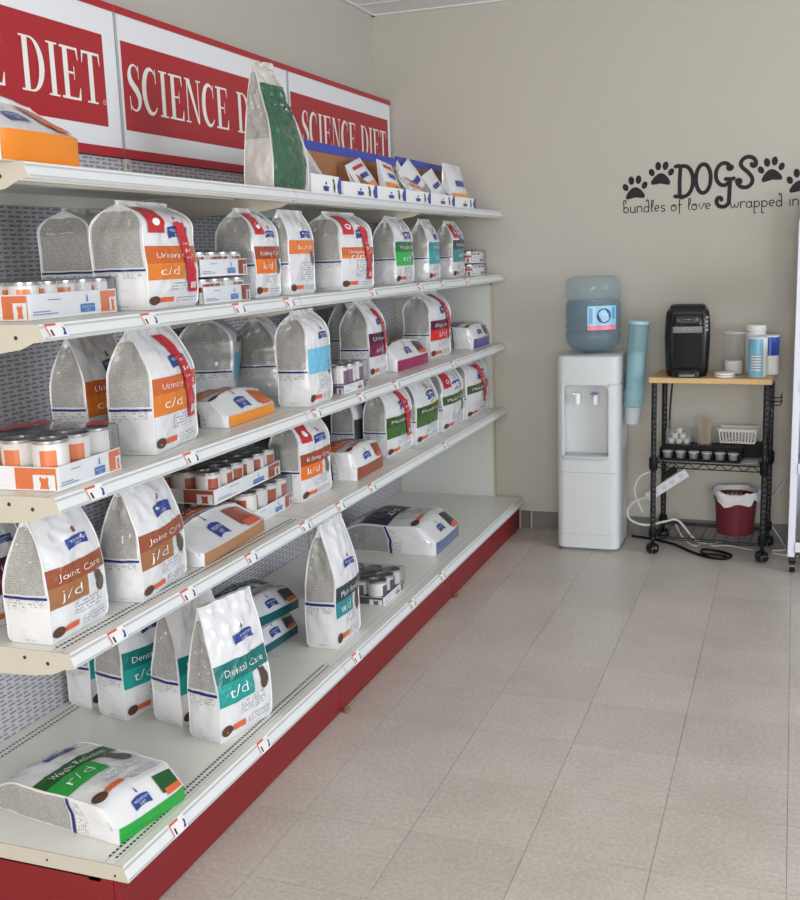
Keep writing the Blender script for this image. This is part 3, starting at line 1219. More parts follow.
    if topflag:
        d = MB()
        rect_grid(d, F2, -W * 0.44, -W * 0.16, H * 0.70, H * 0.94)
        d.build('guarantee_flag', M_LRED, root)
        d = MB()
        e = ellipse2d(-W * 0.30, H * 0.80, W * 0.06, H * 0.035)
        d.add([sf.F(0.0046)(x, y) for x, y in e], [tuple(range(len(e)))])
        d.build('guarantee_seal', M_WHITE, root)
    if ribbon:
        x0, x1, v0, v1 = ribbon       # top x, bottom x (in W), bottom v, top v (in H)
        d = MB()
        RF = sf.F(0.0056)
        N = 14
        V, Fc = [], []
        hw = W * 0.10
        for i in range(N + 1):
            q = i / N
            xx = W * (x0 + (x1 - x0) * (q ** 0.7))
            vv = H * (v1 + (v0 - v1) * q)
            for e in (-1, -0.33, 0.33, 1):
                V.append(RF(xx + e * hw, vv))
        for i in range(N):
            for j in range(3):
                aI = i * 4 + j
                Fc.append((aI + 4, aI + 5, aI + 1, aI))
        d.add(V, Fc)
        d.build('sale_ribbon', M_RED, root)
        t = MB()
        RF2 = sf.F(0.0072)
        for txt, q, hh in (('SAVE', 0.30, 0.020), ('$4', 0.40, 0.036), ('NOW', 0.50, 0.020)):
            xx = W * (x0 + (x1 - x0) * (q ** 0.7))
            put_text(t, txt, xx, H * (v1 + (v0 - v1) * q), H * hh, RF2, w=W * 0.125)
        xx = W * (x0 + (x1 - x0) * (0.9 ** 0.7))
        for q in range(5):
            e0 = xx - W * 0.055 + q * W * 0.024
            vv = H * (v1 + (v0 - v1) * 0.9)
            t.add([RF2(e0, vv - H * 0.03), RF2(e0 + W * 0.014, vv - H * 0.03), RF2(e0 + W * 0.014, vv + H * 0.03), RF2(e0, vv + H * 0.03)], [(0, 1, 2, 3)])
        t.build('ribbon_text', M_WHITE, root)
    if end:
        em = ink('ink_%d_%d_%d' % end, *end)
        d = MB()
        rect_grid(d, B, -W * 0.495, W * 0.495, -D * 0.49, -D * 0.005)
        d.build('end_band', em, root)
        logo(root, B, -W * 0.10, D * 0.20, min(W * 0.24, 0.068), sf.B(0.003), red=False)
        d = MB()
        rect_grid(d, B, W * 0.18, W * 0.46, D * 0.10, D * 0.46, shear=0.0)
        d.build('end_name_patch', nm, root)
        d = MB()
        rect_grid(d, sf.B(0.003), W * 0.22, W * 0.46, D * 0.03, D * 0.16)
        d.build('end_flavour_tag', M_ORTAG, root)
    return root, sf


G3, G2, G4, G0 = ZS[3], ZS[2], ZS[4], ZS[0]

# ---- deck
make_bag('large green and white weight reduction r/d bag lying on the bottom deck', 'rd', (-1.392, 1.815), 82, 0.235, 0.082, 0.46, G0, lying=True, end=(34, 160, 62), seed=1, group='lying pet food bags', t0=0.66, p=2.0, k=0.04, bulge=0.055, code_w=0.60, topw=0.9, bands=(0.55, 0.44, 0.27), logo_t=0.68, stripe=0.28)
make_bag('teal dental care t/d bag with crimped top at the bottom deck edge', 'td', (-1.418, 2.325), 79, 0.222, 0.110, 0.380, G0, seed=2, t0=0.33, p=1.4, topw=0.97, wr=0.006)
make_bag('dental care t/d bag standing right behind the foremost dental bag', 'td', (-1.575, 2.385), 76, 0.20, 0.110, 0.36, G0, seed=3, t0=0.4, p=1.6)
make_bag('dental care t/d bag standing third in its row, half under the shelf', 'td', (-1.755, 2.375), 77, 0.205, 0.112, 0.36, G0, seed=4, t0=0.45, p=1.6)
make_bag('dental care t/d bag deepest in the row by the printed back panel', 'td', (-1.905, 2.42), 80, 0.20, 0.095, 0.35, G0, seed=5, t0=0.5, p=1.6)
make_bag('dark teal banded bag lying on top at the back of the bottom deck', 'wd', (-1.635, 2.96), 80, 0.235, 0.075, 0.33, G0 + 0.089, seed=6, lying=True, end=(14, 92, 98), group='lying pet food bags', full=True)
make_bag('dark teal banded bag lying underneath another one at the back of the deck', 'wd', (-1.615, 2.93), 86, 0.25, 0.07, 0.35, G0, seed=7, lying=True, end=(14, 92, 98), group='lying pet food bags', k=0.02)
make_bag('tall multi-benefit w/d bag with dark and teal bands on the deck edge', 'wd', (-1.392, 3.056), 90, 0.20, 0.112, 0.425, G0, seed=8, t0=0.45, p=1.9, topw=0.9, bands=(0.50, 0.38, 0.25), logo_t=0.64)
make_bag('large white z/d bag with navy band lying across the bottom deck', 'zd', (-1.425, 4.20), 91, 0.36, 0.125, 0.56, G0, seed=9, lying=True, end=(92, 112, 146), group='lying pet food bags', code_w=0.94, bands=(0.62, 0.50, 0.34), topw=0.92)
# ---- shelf 4 (lowest hung shelf)
make_bag('joint care j/d bag with brown bands nearest the shelf end bracket', 'jd', (-1.487, 1.775), 92, 0.212, 0.112, 0.290, G4, seed=10, t0=0.45, p=1.6, topw=0.86)
make_bag('joint care j/d bag with brown bands beside the lying brown-ended bag', 'jd', (-1.458, 2.08), 97, 0.245, 0.105, 0.290, G4, seed=11, t0=0.45, p=1.6, topw=0.86)
make_bag('bag mostly hidden behind the joint care bag at the shelf end', 'ud', (-1.69, 1.79), 90, 0.16, 0.10, 0.28, G4, seed=12)
make_bag('lying bag with light brown end and white label panel in front of the can trays', 'kd', (-1.472, 2.385), 93, 0.40, 0.080, 0.26, G4, seed=13, lying=True, end=(172, 126, 88), group='lying pet food bags', k=0.09, bulge=0.05)
make_bag('kidney care k/d bag standing at the front below the light blue banded bag', 'kd', (-1.530, 3.125), 89, 0.235, 0.115, 0.288, G4, seed=14, t0=0.62, p=2.2, topflag=True)
make_bag('lying bag with rust brown end and red flag beside the kidney care bag', 'kd', (-1.486, 3.50), 91, 0.28, 0.105, 0.26, G4, seed=15, lying=True, end=(150, 76, 52), group='lying pet food bags', k=0.02)
make_bag('dark green banded bag standing behind the lying rust brown bag', 'mo', (-1.80, 3.66), 90, 0.24, 0.09, 0.285, G4, seed=16, bands=(0.66, 0.48, 0.27))
make_bag('plain grey backed bag standing behind the metabolic bag with ribbon', 'ge', (-1.66, 3.90), 90, 0.22, 0.10, 0.28, G4, seed=17)
make_bag('dark green metabolic bag with red sale ribbon next to the lying rust bag', 'ml', (-1.528, 3.925), 88, 0.275, 0.10, 0.285, G4, seed=18, ribbon=(0.02, 0.32, 0.22, 0.96), code_w=0.96, t0=0.62, p=2.0)
make_bag('dark green metabolic bag with yellow sticker and no ribbon', 'ml', (-1.505, 4.225), 90, 0.30, 0.10, 0.285, G4, seed=19, t0=0.6, p=1.5, code_w=0.92, sticker=True)
make_bag('white metabolic bag with one green band and small red flag', 'mo', (-1.497, 4.575), 90, 0.32, 0.10, 0.285, G4, seed=20, topflag=True, t0=0.62, p=2.0)
make_bag('metabolic bag with curved red sale ribbon at the wall end of the shelf', 'mo', (-1.495, 4.945), 90, 0.37, 0.11, 0.29, G4, seed=21, ribbon=(-0.1, 0.32, 0.2, 0.9), t0=0.7, p=3.0)
# ---- shelf 3
make_bag('orange urinary care c/d bag with sale ribbon beside the shrink-wrapped can tray', 'cd', (-1.476, 2.207), 98, 0.262, 0.118, 0.314, G3, seed=22, ribbon=(0.02, 0.30, 0.22, 0.92), t0=0.62, p=1.6, code_w=0.66, bands=(0.60, 0.47, 0.30))
make_bag('orange urinary care c/d bag without ribbon standing behind the ribboned one', 'cd', (-1.675, 2.215), 96, 0.235, 0.100, 0.30, G3, seed=23, t0=0.55, p=1.6, bands=(0.60, 0.47, 0.30))
make_bag('lying bag with bright orange end and white panel in front of the grey bags', 'cd', (-1.507, 2.625), 92, 0.315, 0.072, 0.24, G3, seed=24, lying=True, end=(228, 142, 38), group='lying pet food bags', k=0.05, bulge=0.06)
make_bag('grey sided bag with blue front edge behind the lying orange bag', 'bl', (-1.735, 3.085), 108, 0.13, 0.18, 0.30, G3, seed=25, t0=0.7, p=2.2, topw=0.9)
make_bag('grey sided bag with blue front edge behind the light blue banded bag', 'bl', (-1.675, 3.285), 106, 0.15, 0.165, 0.29, G3, seed=26, t0=0.6, p=1.6)
make_bag('tall white bag with light blue band standing on the shelf joint', 'bl', (-1.448, 3.050), 92, 0.19, 0.108, 0.308, G3, seed=27, t0=0.68, p=2.6, code_w=0.995, bands=(0.60, 0.45, 0.34), topw=0.9, logo_t=0.72)
make_bag('plum banded u/d bag with red sale ribbon beside the can multipack', 'ud', (-1.545, 3.815), 92, 0.205, 0.120, 0.305, G3, seed=28, ribbon=(0.0, 0.36, 0.32, 0.88), t0=0.62, p=1.8, code_w=0.9)
make_bag('lying bag with magenta end between the two ribboned bags', 'id', (-1.515, 4.035), 90, 0.40, 0.100, 0.24, G3, seed=29, lying=True, end=(158, 28, 88), group='lying pet food bags', k=0.04)
make_bag('plum banded bag standing behind the lying magenta bag', 'ud', (-1.80, 4.28), 90, 0.24, 0.12, 0.30, G3, seed=30)
make_bag('red banded digestive i/d bag with sale ribbon beside the lying purple bag', 'id', (-1.537, 4.54), 88, 0.27, 0.13, 0.305, G3, seed=31, ribbon=(-0.02, 0.38, 0.30, 0.95), t0=0.66, p=2.4, code_w=0.92)
make_bag('lying bag with purple end by the end panel of the shelving', 'ud', (-1.490, 5.06), 90, 0.30, 0.105, 0.28, G3, seed=32, lying=True, end=(98, 84, 156), group='lying pet food bags', k=0.02)
# ---- shelf 2
make_bag('orange c/d bag with long sale ribbon and red flag beside the wide can tray', 'cd', (-1.488, 2.240), 93, 0.255, 0.150, 0.268, G2, seed=33, ribbon=(0.10, 0.33, 0.14, 0.80), topflag=True, t0=0.72, p=2.8, code_w=0.66, bands=(0.58, 0.42, 0.27), topw=0.92)
make_bag('grey-sided bag standing behind the wide white can tray', 'kd', (-1.692, 2.315), 90, 0.16, 0.165, 0.262, G2, seed=34, t0=0.75, p=2.5)
make_bag('grey bag with red flag edge standing behind the kidney care bag', 'kd', (-1.735, 2.66), 90, 0.19, 0.12, 0.265, G2, seed=35, topflag=True, t0=0.7, p=2.6)
make_bag('kidney care k/d bag with red flag behind the two stacked can trays', 'kd', (-1.515, 2.855), 92, 0.175, 0.125, 0.268, G2, seed=36, topflag=True, t0=0.66, p=2.3, code_w=0.70)
make_bag('white bag with orange band and k/d standing next to the kidney care bag', 'kd2', (-1.497, 3.055), 92, 0.20, 0.070, 0.268, G2, seed=37, t0=0.6, p=2.0, bands=(0.64, 0.48, 0.4))
make_bag('orange c/d bag with short red ribbon and red flag at the shelf joint', 'cd', (-1.462, 3.385), 88, 0.27, 0.14, 0.27, G2, seed=38, ribbon=(0.06, 0.30, 0.12, 0.80), topflag=True, t0=0.7, p=2.6, code_w=0.72, bands=(0.54, 0.44, 0.40))
make_bag('white bag with two green bands on the second shelf', 'rg', (-1.487, 3.985), 94, 0.26, 0.095, 0.268, G2, seed=39, t0=0.62, p=2.0, bands=(0.62, 0.47, 0.27), code_w=0.9)
make_bag('narrow white bag with teal bands beside the green banded bag', 'te', (-1.487, 4.395), 95, 0.205, 0.09, 0.266, G2, seed=40, t0=0.6, p=1.6, bands=(0.62, 0.47, 0.27), code_w=0.95)
make_bag('white bag with slate and teal bands beside the small can trays', 'wd', (-1.51, 4.82), 95, 0.255, 0.085, 0.266, G2, seed=41, t0=0.6, p=1.8, topflag=True, bands=(0.66, 0.50, 0.28), code_w=0.92)
# ---- top shelf
make_bag('lying bag with orange end and white label on the top shelf', 'cd', (-1.438, 1.700), 91, 0.255, 0.130, 0.30, ZS[1], seed=42, lying=True, end=(226, 132, 34), group='lying pet food bags', k=0.11, bulge=0.05)
# green foil bag
rt_, sf_ = make_bag('tall crumpled bag with dark green foil front on the top shelf', 'ge', (-1.463, 2.905), 90, 0.245, 0.095, 0.385, ZS[1], seed=43, t0=0.22, p=1.5, topw=0.50, wr=0.010, full=None, lean=0.35, group='standing pet food bags',
                    body=mat('pale_foil', rgb(196, 192, 186), 0.3, spec=0.5, coat=0.2, bump=(20, 0.8, 0.008)))
g = MB()
rect_grid(g, sf_.F(0.003), -0.245 * 0.49, 0.245 * 0.36, 0.008, 0.315, du=0.010, dv=0.008)
g.build('foil_front', mat('green_foil', rgb(40, 100, 72), 0.22, metal=0.35, coat=0.7, bump=(20, 1.0, 0.02)), rt_, smooth=60)


# ================================================================== CANS AND TRAYS
def can_mesh(r, h, lab, lab2):
    b = MB()
    n = 20
    b.lathe([(r * 0.96, 0.0), (r, 0.003), (r, 0.005), (r * 0.985, 0.007)], n, mi=0, cap=False)
    for za, zb, sel in ((0.007, h * 0.34, True), (h * 0.34, h * 0.80, None), (h * 0.80, h - 0.008, False)):
        ra = r * 0.985
        for k in range(n):
            a0, a1 = 2 * PI * k / n, 2 * PI * (k + 1) / n
            on = sel if sel is not None else (k % 10) < 3
            b.add([(ra * math.cos(a0), ra * math.sin(a0), za), (ra * math.cos(a1), ra * math.sin(a1), za), (ra * math.cos(a1), ra * math.sin(a1), zb), (ra * math.cos(a0), ra * math.sin(a0), zb)], [(0, 1, 2, 3)], 2 if on else 1)
    b.lathe([(r * 0.985, h - 0.008), (r, h - 0.006), (r, h - 0.001), (r * 0.97, h), (r * 0.93, h - 0.001), (r * 0.92, h - 0.005), (r * 0.3, h - 0.0055)], n, mi=0, cap=False)
    b.add([(r * 0.3 * math.cos(2 * PI * k / n), r * 0.3 * math.sin(2 * PI * k / n), h - 0.0055) for k in range(n)], [tuple(range(n))], 0)
    me = b.mesh('can', smooth=40, weld=True)
    for m in (M_TIN, lab, lab2):
        me.materials.append(m)
    return me


CANS = {}


def can_tray(label, C, ang, nx, ny, r, h, th, z, c1, c2, wrap=True, ribbon=False, logo_c=M_PALEB, group='shrink-wrapped can trays', traymat=M_CARD, zoff=0.0, dog=True):
    """nx cans along the front, ny deep; C = near front corner"""
    W, D = nx * 2 * r + 0.008, ny * 2 * r + 0.008
    a = math.radians(ang)
    u = Vector((math.cos(a), math.sin(a), 0))
    n = Vector((-math.sin(a), math.cos(a), 0))
    root = thing('can_tray', label, 'can tray', (0, 0, 0), 0, group)
    M = Matrix((u, n, (0, 0, 1))).transposed().to_4x4()
    M.translation = Vector((C[0], C[1], z + 0.001 + zoff)) + u * W / 2 + n * D / 2
    root.matrix_world = M
    x0, y0 = -W / 2, -D / 2
    t = MB()
    t.box(x0, -x0, y0, -y0, 0, 0.002)
    t.box(x0, -x0, y0, y0 + 0.002, 0.002, th)
    t.box(x0, -x0, -y0 - 0.002, -y0, 0.002, th)
    t.box(x0, x0 + 0.002, y0 + 0.002, -y0 - 0.002, 0.002, th)
    t.box(-x0 - 0.002, -x0, y0 + 0.002, -y0 - 0.002, 0.002, th)
    t.build('tray', traymat, root)
    key = (r, h, c1, c2)
    if key not in CANS:
        CANS[key] = can_mesh(r, h, ink('can_%d_%d_%d' % c1, *c1), ink('can_%d_%d_%d' % c2, *c2))
    for i in range(nx):
        for j in range(ny):
            o = link('can', CANS[key], None, root, (x0 + 0.004 + r + i * 2 * r, y0 + 0.004 + r + j * 2 * r, 0.0025))
            o.rotation_euler = (0, 0, random.uniform(-0.9, 0.9) + PI * 1.1)
    # print on tray front and near side
    cm = ink('can_%d_%d_%d' % c2, *c2)
    fF = lambda uu, vv: (uu, y0 - 0.0008, vv)
    fF2 = lambda uu, vv: (uu, y0 - 0.0014, vv)
    fS = lambda uu, vv: (x0 - 0.0008, -uu, vv)
    fS2 = lambda uu, vv: (x0 - 0.0014, -uu, vv)
    p1 = MB()
    p1.add([fF(W * 0.30, th * 0.06), fF(W * 0.485, th * 0.06), fF(W * 0.485, th * 0.94), fF(W * 0.30, th * 0.94)], [(0, 1, 2, 3)])
    p1.add([fS(D * 0.17, th * 0.05), fS(D * 0.49, th * 0.05), fS(D * 0.49, th * 0.95), fS(D * 0.17, th * 0.95)], [(0, 1, 2, 3)])
    p1.build('colour_panel', cm, root)
    if dog:
        # white window with a seated animal silhouette in the panel's colour
        pw = MB()
        pw.add([fS2(D * 0.31, th * 0.05), fS2(D * 0.48, th * 0.05), fS2(D * 0.48, th * 0.68), fS2(D * 0.31, th * 0.68)], [(0, 1, 2, 3)])
        pw.build('picture_window', M_CARD, root)
        pw = MB()
        pw.add([fF2(W * 0.40, th * 0.10), fF2(W * 0.48, th * 0.10), fF2(W * 0.48, th * 0.66), fF2(W * 0.40, th * 0.66)], [(0, 1, 2, 3)])
        pw.build('picture_window', M_CARD, root)
        dd = MB()
        for cx, fn, k in ((D * 0.395, lambda uu, vv: (x0 - 0.0020, -uu, vv), D * 0.12), (W * 0.44, lambda uu, vv: (uu, y0 - 0.0020, vv), W * 0.06)):
            out = [(-0.30, 0.08), (0.34, 0.08), (0.24, 0.3), (0.30, 0.52), (0.20, 0.64), (0.14, 0.54), (-0.14, 0.54), (-0.2, 0.64), (-0.30, 0.5), (-0.2, 0.3)]
            dd.add([fn(cx + a_ * k, b_ * th) for a_, b_ in out], [tuple(range(len(out)))])
        dd.build('animal_picture', cm, root)
    lg = MB()
    lw, lh = W * 0.17, th * 0.34
    lg.add([fF(W * 0.14 + sx * lw / 2, th * 0.30 + sy * lh / 2) for sx, sy in ((-1, -.9), (-.85, -1), (.85, -1), (1, -.9), (1, .9), (.5, 1), (-.5, 1), (-1, .9))], [tuple(range(8))])
    lg.add([fF(W * 0.14 - th * .06, th * 0.55), fF(W * 0.14 + th * .06, th * 0.55), fF(W * 0.14 + th * .02, th * 0.86), fF(W * 0.14 - th * .05, th * 0.8)], [(0, 1, 2, 3)])
    lg.build('brand_mark', logo_c, root)
    tx = MB()
    put_text(tx, 'PRESCRIPTION', W * 0.14, th * 0.34, th * 0.08, fF2, w=lw * 0.86)
    put_text(tx, 'DIET', W * 0.14, th * 0.21, th * 0.08, fF2, w=lw * 0.35)
    tx.build('brand_text', M_WHITE, root)
    sp = MB()
    for q, (aa, bb_) in enumerate(((-0.46, -0.2), (-0.46, -0.28), (-0.3, -0.16))):
        vv = th * (0.18 + 0.10 * q) if q < 2 else th * 0.72
        sp.add([fF(W * aa, vv), fF(W * bb_, vv), fF(W * bb_, vv + th * 0.035), fF(W * aa, vv + th * 0.035)], [(0, 1, 2, 3)])
    sp.build('small_print', ink('print_blue_grey', 110, 136, 176), root)
    if wrap:
        w_ = MB()
        e = 0.0025
        n_ = 10
        top = h + 0.006
        w_.box(x0 - e, -x0 + e, y0 - e, -y0 + e, 0.003, top)
        w_.build('shrink_wrap', M_WRAP, root, bevel=(0.008, 2), smooth=50)
    if ribbon:
        rb = MB()
        zt = h + 0.0085
        rb.add([(x0 + 0.02, -y0 - 0.10, zt), (-x0, -y0 - 0.17, zt), (-x0, -y0 - 0.12, zt), (x0 + 0.02, -y0 - 0.075, zt)], [(0, 1, 2, 3)])
        rb.add([(-x0 - 0.05, y0, zt), (-x0, y0 + 0.02, zt), (-x0, y0 + 0.07, zt), (-x0 - 0.06, y0 + 0.05, zt)], [(0, 1, 2, 3)])
        rb.build('red_band', M_RED, root)
    return root


OR = (222, 126, 78)
BR = (150, 72, 46)
WH = (226, 224, 220)
can_tray('shrink-wrapped tray of tall cans with orange labels beside the c/d bag', (-1.452, 1.80), 93, 3, 4, 0.0395, 0.104, 0.052, G3, WH, OR, ribbon=True)
can_tray('wide white tray of small cans under the plain grey bag', (-1.548, 1.875), 92, 5, 3, 0.033, 0.080, 0.056, G2, WH, OR, dog=True)
can_tray('tray of flat cans with brown cat panel, lower of two beside the k/d bag', (-1.493, 2.515), 92, 4, 3, 0.034, 0.064, 0.046, G2, WH, BR)
can_tray('tray of flat cans with brown cat panel, upper of two beside the k/d bag', (-1.497, 2.512), 92, 4, 3, 0.034, 0.064, 0.046, G2, WH, BR, zoff=0.073)
can_tray('lower tray of cans behind the lying light brown bag', (-1.545, 2.80), 92, 4, 3, 0.0375, 0.100, 0.045, G4, WH, (172, 86, 58))
can_tray('upper tray of cans stacked behind the lying light brown bag', (-1.57, 2.63), 92, 6, 4, 0.0375, 0.090, 0.045, G4, WH, (172, 86, 58), zoff=0.1095)
can_tray('small white multipack of cans in front of the plum bag', (-1.462, 3.365), 90, 3, 2, 0.036, 0.095, 0.030, G3, WH, (128, 96, 118), logo_c=ink('plum_logo', 110, 80, 110))
can_tray('clear wrapped pack of grey-banded cans on the bottom deck beside the tall w/d bag', (-1.405, 3.52), 90, 3, 4, 0.037, 0.085, 0.032, G0, WH, (92, 94, 104), logo_c=ink('dark_logo', 60, 66, 88))
can_tray('lower of two small can trays at the wall end of the second shelf', (-1.50, 5.115), 90, 4, 3, 0.031, 0.055, 0.040, G2, WH, (176, 108, 92), logo_c=M_BLUE)
can_tray('upper of two small can trays at the wall end of the second shelf', (-1.503, 5.112), 90, 4, 3, 0.031, 0.055, 0.040, G2, WH, (176, 108, 92), logo_c=M_BLUE, zoff=0.064)

# ================================================================== TREAT CARTONS ON THE TOP SHELF
Z1 = ZS[1]
M_ROY = ink('carton_blue', 52, 66, 170, 0.4)


def display_carton(label, y0, y1, xf, depth, hf, hb, cells, side_grey=False):
    root = thing('display_carton', label, 'carton', (0, 0, 0), 0, 'treat display cartons on the top shelf')
    xb = xf - depth
    z = Z1 + 0.001
    b = MB()
    b.box(xb, xf, y0, y1, z, z + 0.003)
    b.box(xf - 0.003, xf, y0, y1, z + 0.003, z + hf)                     # front
    for yy in (y0, y1 - 0.003):
        b.prism([(xb, z + 0.003), (xf - 0.003, z + 0.003), (xf - 0.003, z + hf), (xf - depth * 0.45, z + hf * 1.25), (xb, z + hb)], 'y', yy, yy + 0.003)
    b.build('carton_body', M_CARD, root)
    MB().box(xb, xb + 0.003, y0 + 0.003, y1 - 0.003, z + 0.003, z + hb).build('carton_back', M_KRAFT, root)
    MB().box(xb - 0.002, xb + 0.006, y0, y1, z + hb - 0.028, z + hb + 0.004).build('blue_header', M_ROY, root)
    for i in range(1, cells):
        yy = y0 + (y1 - y0) * i / cells
        MB().prism([(xb + 0.003, z + 0.003), (xf - 0.004, z + 0.003), (xf - 0.004, z + hf * 0.8), (xb + 0.003, z + hb * 0.75)], 'y', yy - 0.0015, yy + 0.0015).build('divider', M_KRAFT, root)
    for i in range(cells):
        ya = y0 + (y1 - y0) * i / cells
        yb_ = y0 + (y1 - y0) * (i + 1) / cells
        fn = lambda u, v: (xf + 0.001, ya + u, z + v)
        L = yb_ - ya
        s = MB()
        s.add([fn(L * 0.9, 0.004), fn(L, 0.004), fn(L, hf), fn(L * 0.94, hf), fn(L * 0.86, hf * 0.5)], [(0, 1, 2, 3, 4)])
        s.build('blue_edge', M_ROY, root)
        s = MB()
        s.add([fn(L * x, hf * v) for x, v in ((0.40, 0.18), (0.56, 0.18), (0.58, 0.42), (0.48, 0.46), (0.38, 0.42))], [(0, 1, 2, 3, 4)])
        s.add([fn(L * x, hf * v) for x, v in ((0.46, 0.52), (0.51, 0.52), (0.50, 0.68), (0.46, 0.66))], [(0, 1, 2, 3)])
        s.build('brand_mark', M_BLUE, root)
        s = MB()
        e = ellipse2d(L * 0.76, hf * 0.42, L * 0.035, hf * 0.28)
        s.add([fn(x, v) for x, v in e], [tuple(range(len(e)))])
        e = ellipse2d(L * 0.74, hf * 0.75, L * 0.03, hf * 0.11)
        s.add([fn(x, v) for x, v in e], [tuple(range(len(e)))])
        s.build('animal_picture', ink('picture_brown', 84, 70, 60), root)
    if side_grey:
        s = MB()
        fn = lambda u, v: (xf - u, y0 - 0.001, z + v)
        s.add([fn(0.05, 0.012), fn(0.10, 0.012), fn(0.102, 0.026), fn(0.075, 0.030), fn(0.048, 0.026)], [(0, 1, 2, 3, 4)])
        s.build('side_mark', M_NAVY, root)
    return root


display_carton('low treat carton with grey side next to the green foil bag', 3.17, 3.41, -1.462, 0.16, 0.062, 0.120, 1, True)
display_carton('long blue-headed treat carton with three white front panels', 3.42, 4.35, -1.455, 0.155, 0.050, 0.195, 3)
display_carton('blue-headed treat carton at the wall end of the top shelf', 4.355, 5.03, -1.455, 0.155, 0.050, 0.205, 2)


def pouch(label, loc, W, H, D, rot, accent, logo_=True, red=False):
    """small treat pouch, flat pillow with crimped top"""
    sf = Surf(W, D, H, t0=0.15, p=1.2, topw=0.97, seed=loc[1] * 7, wr=0.002, bulge=0.06)
    root = thing('treat_pouch', label, 'pouch', loc, 0, 'treat pouches in the cartons')
    root.rotation_euler = rot
    link('pouch_body', sf.mesh(8, 4, 12), M_BAG, root)
    F = sf.F(0.002)
    a = MB()
    rect_grid(a, F, -W * 0.48, W * 0.48, H * 0.06, H * 0.30, du=0.012)
    a.build('colour_band', ink('ink_%d_%d_%d' % accent, *accent), root)
    if red:
        a = MB()
        rect_grid(a, F, -W * 0.3, W * 0.3, H * 0.76, H * 0.86)
        a.build('red_name', M_LRED, root)
    b = MB()
    rect_grid(b, F, -W * 0.22, W * 0.26, H * 0.46, H * 0.60)
    b.build('brand_mark', M_BLUE, root)
    return root


R90 = math.radians(90)
OA = (226, 140, 66)
pouch('white treat pouch leaning out of the low grey-sided carton', (-1.495, 3.255, Z1 + 0.04), 0.14, 0.16, 0.03, (math.radians(-34), 0.2, R90), (170, 174, 186))
pouch('pale treat pouch leaning behind another in the low grey-sided carton', (-1.575, 3.345, Z1 + 0.03), 0.11, 0.17, 0.04, (math.radians(-20), 0.0, R90), (190, 190, 196))
pouch('treat pouch with orange base and red name, first in the long carton', (-1.515, 3.80, Z1 + 0.025), 0.16, 0.135, 0.028, (math.radians(-22), -0.25, R90), OA, red=True)
pouch('treat pouch with orange base and red name, upright in the long carton', (-1.51, 4.03, Z1 + 0.03), 0.17, 0.135, 0.03, (math.radians(-14), 0.08, R90), OA, red=True)
pouch('treat pouch lying tilted over the front of the long carton', (-1.475, 4.25, Z1 + 0.045), 0.19, 0.09, 0.022, (math.radians(-45), 0.1, R90), (220, 120, 70), red=True)
pouch('white treat pouch leaning steeply in the wall end carton', (-1.52, 4.46, Z1 + 0.02), 0.16, 0.185, 0.028, (math.radians(-22), -0.45, R90), (150, 150, 158))
pouch('white and blue treat pouch leaning in the middle of the wall end carton', (-1.505, 4.64, Z1 + 0.02), 0.16, 0.15, 0.028, (math.radians(-20), -0.3, R90), (186, 190, 200))
pouch('large white pouch with orange kibble picture standing in the wall end carton', (-1.50, 4.86, Z1 + 0.006), 0.27, 0.20, 0.05, (math.radians(-6), 0.0, R90), (232, 150, 60))

# ================================================================== WALL LETTERING
decal = thing('wall_decal', 'black vinyl wall lettering DOGS with paw prints on the back wall', 'wall decal', (0, 0, 0))
YW = WY1 - 0.0012
M_DEC = mat('decal_black', rgb(24, 24, 31), 0.55, spec=0.3)


def paw(cx, cz, s, rot):
    b = MB()
    c, sn = math.cos(rot), math.sin(rot)

    def fn(u, v):
        return (cx + (u * c - v * sn) * s, YW, cz + (u * sn + v * c) * s)
    for (ex, ey, rx, ry, ro) in ((-0.42, 0.12, 0.125, 0.17, 0.45), (-0.15, 0.40, 0.13, 0.19, 0.12), (0.17, 0.41, 0.13, 0.19, -0.12), (0.43, 0.14, 0.125, 0.17, -0.45)):
        e = ellipse2d(ex, ey, rx, ry, ro)
        b.add([fn(x, y) for x, y in e], [tuple(range(len(e)))])
    pad = [(-0.40, -0.42), (-0.2, -0.40), (0.0, -0.36), (0.2, -0.40), (0.40, -0.42), (0.43, -0.28), (0.30, -0.08), (0.14, 0.06), (0.0, 0.10), (-0.14, 0.06), (-0.30, -0.08), (-0.43, -0.28)]
    b.add([fn(x, y) for x, y in pad], [tuple(range(len(pad)))])
    b.build('paw_print', M_DEC, decal)


paw(-0.748, 1.746, 0.108, 0.05)
paw(-0.624, 1.806, 0.108, -0.05)
paw(-0.118, 1.796, 0.108, 0.10)
paw(0.010, 1.738, 0.108, 0.0)
paw(0.66, 1.806, 0.11, -0.05)
paw(0.79, 1.752, 0.11, 0.08)


def dec_strokes(name, strokes, x0, z0, s, w):
    b = MB()
    for li, st in enumerate(strokes):
        V, F = stroke2d(st, w / s)
        nq = len(st) - 1
        for fi, f in enumerate(F):       # ribbon, then the two round ends, each a hair proud of the last
            lay = li * 3 + (0 if fi < nq else fi - nq + 1)
            b.add([(x0 + V[i][0] * s, YW - 0.00025 * lay, z0 + V[i][1] * s) for i in f], [tuple(range(len(f)))])
    b.build(name, M_DEC, decal)


DW = 0.0188
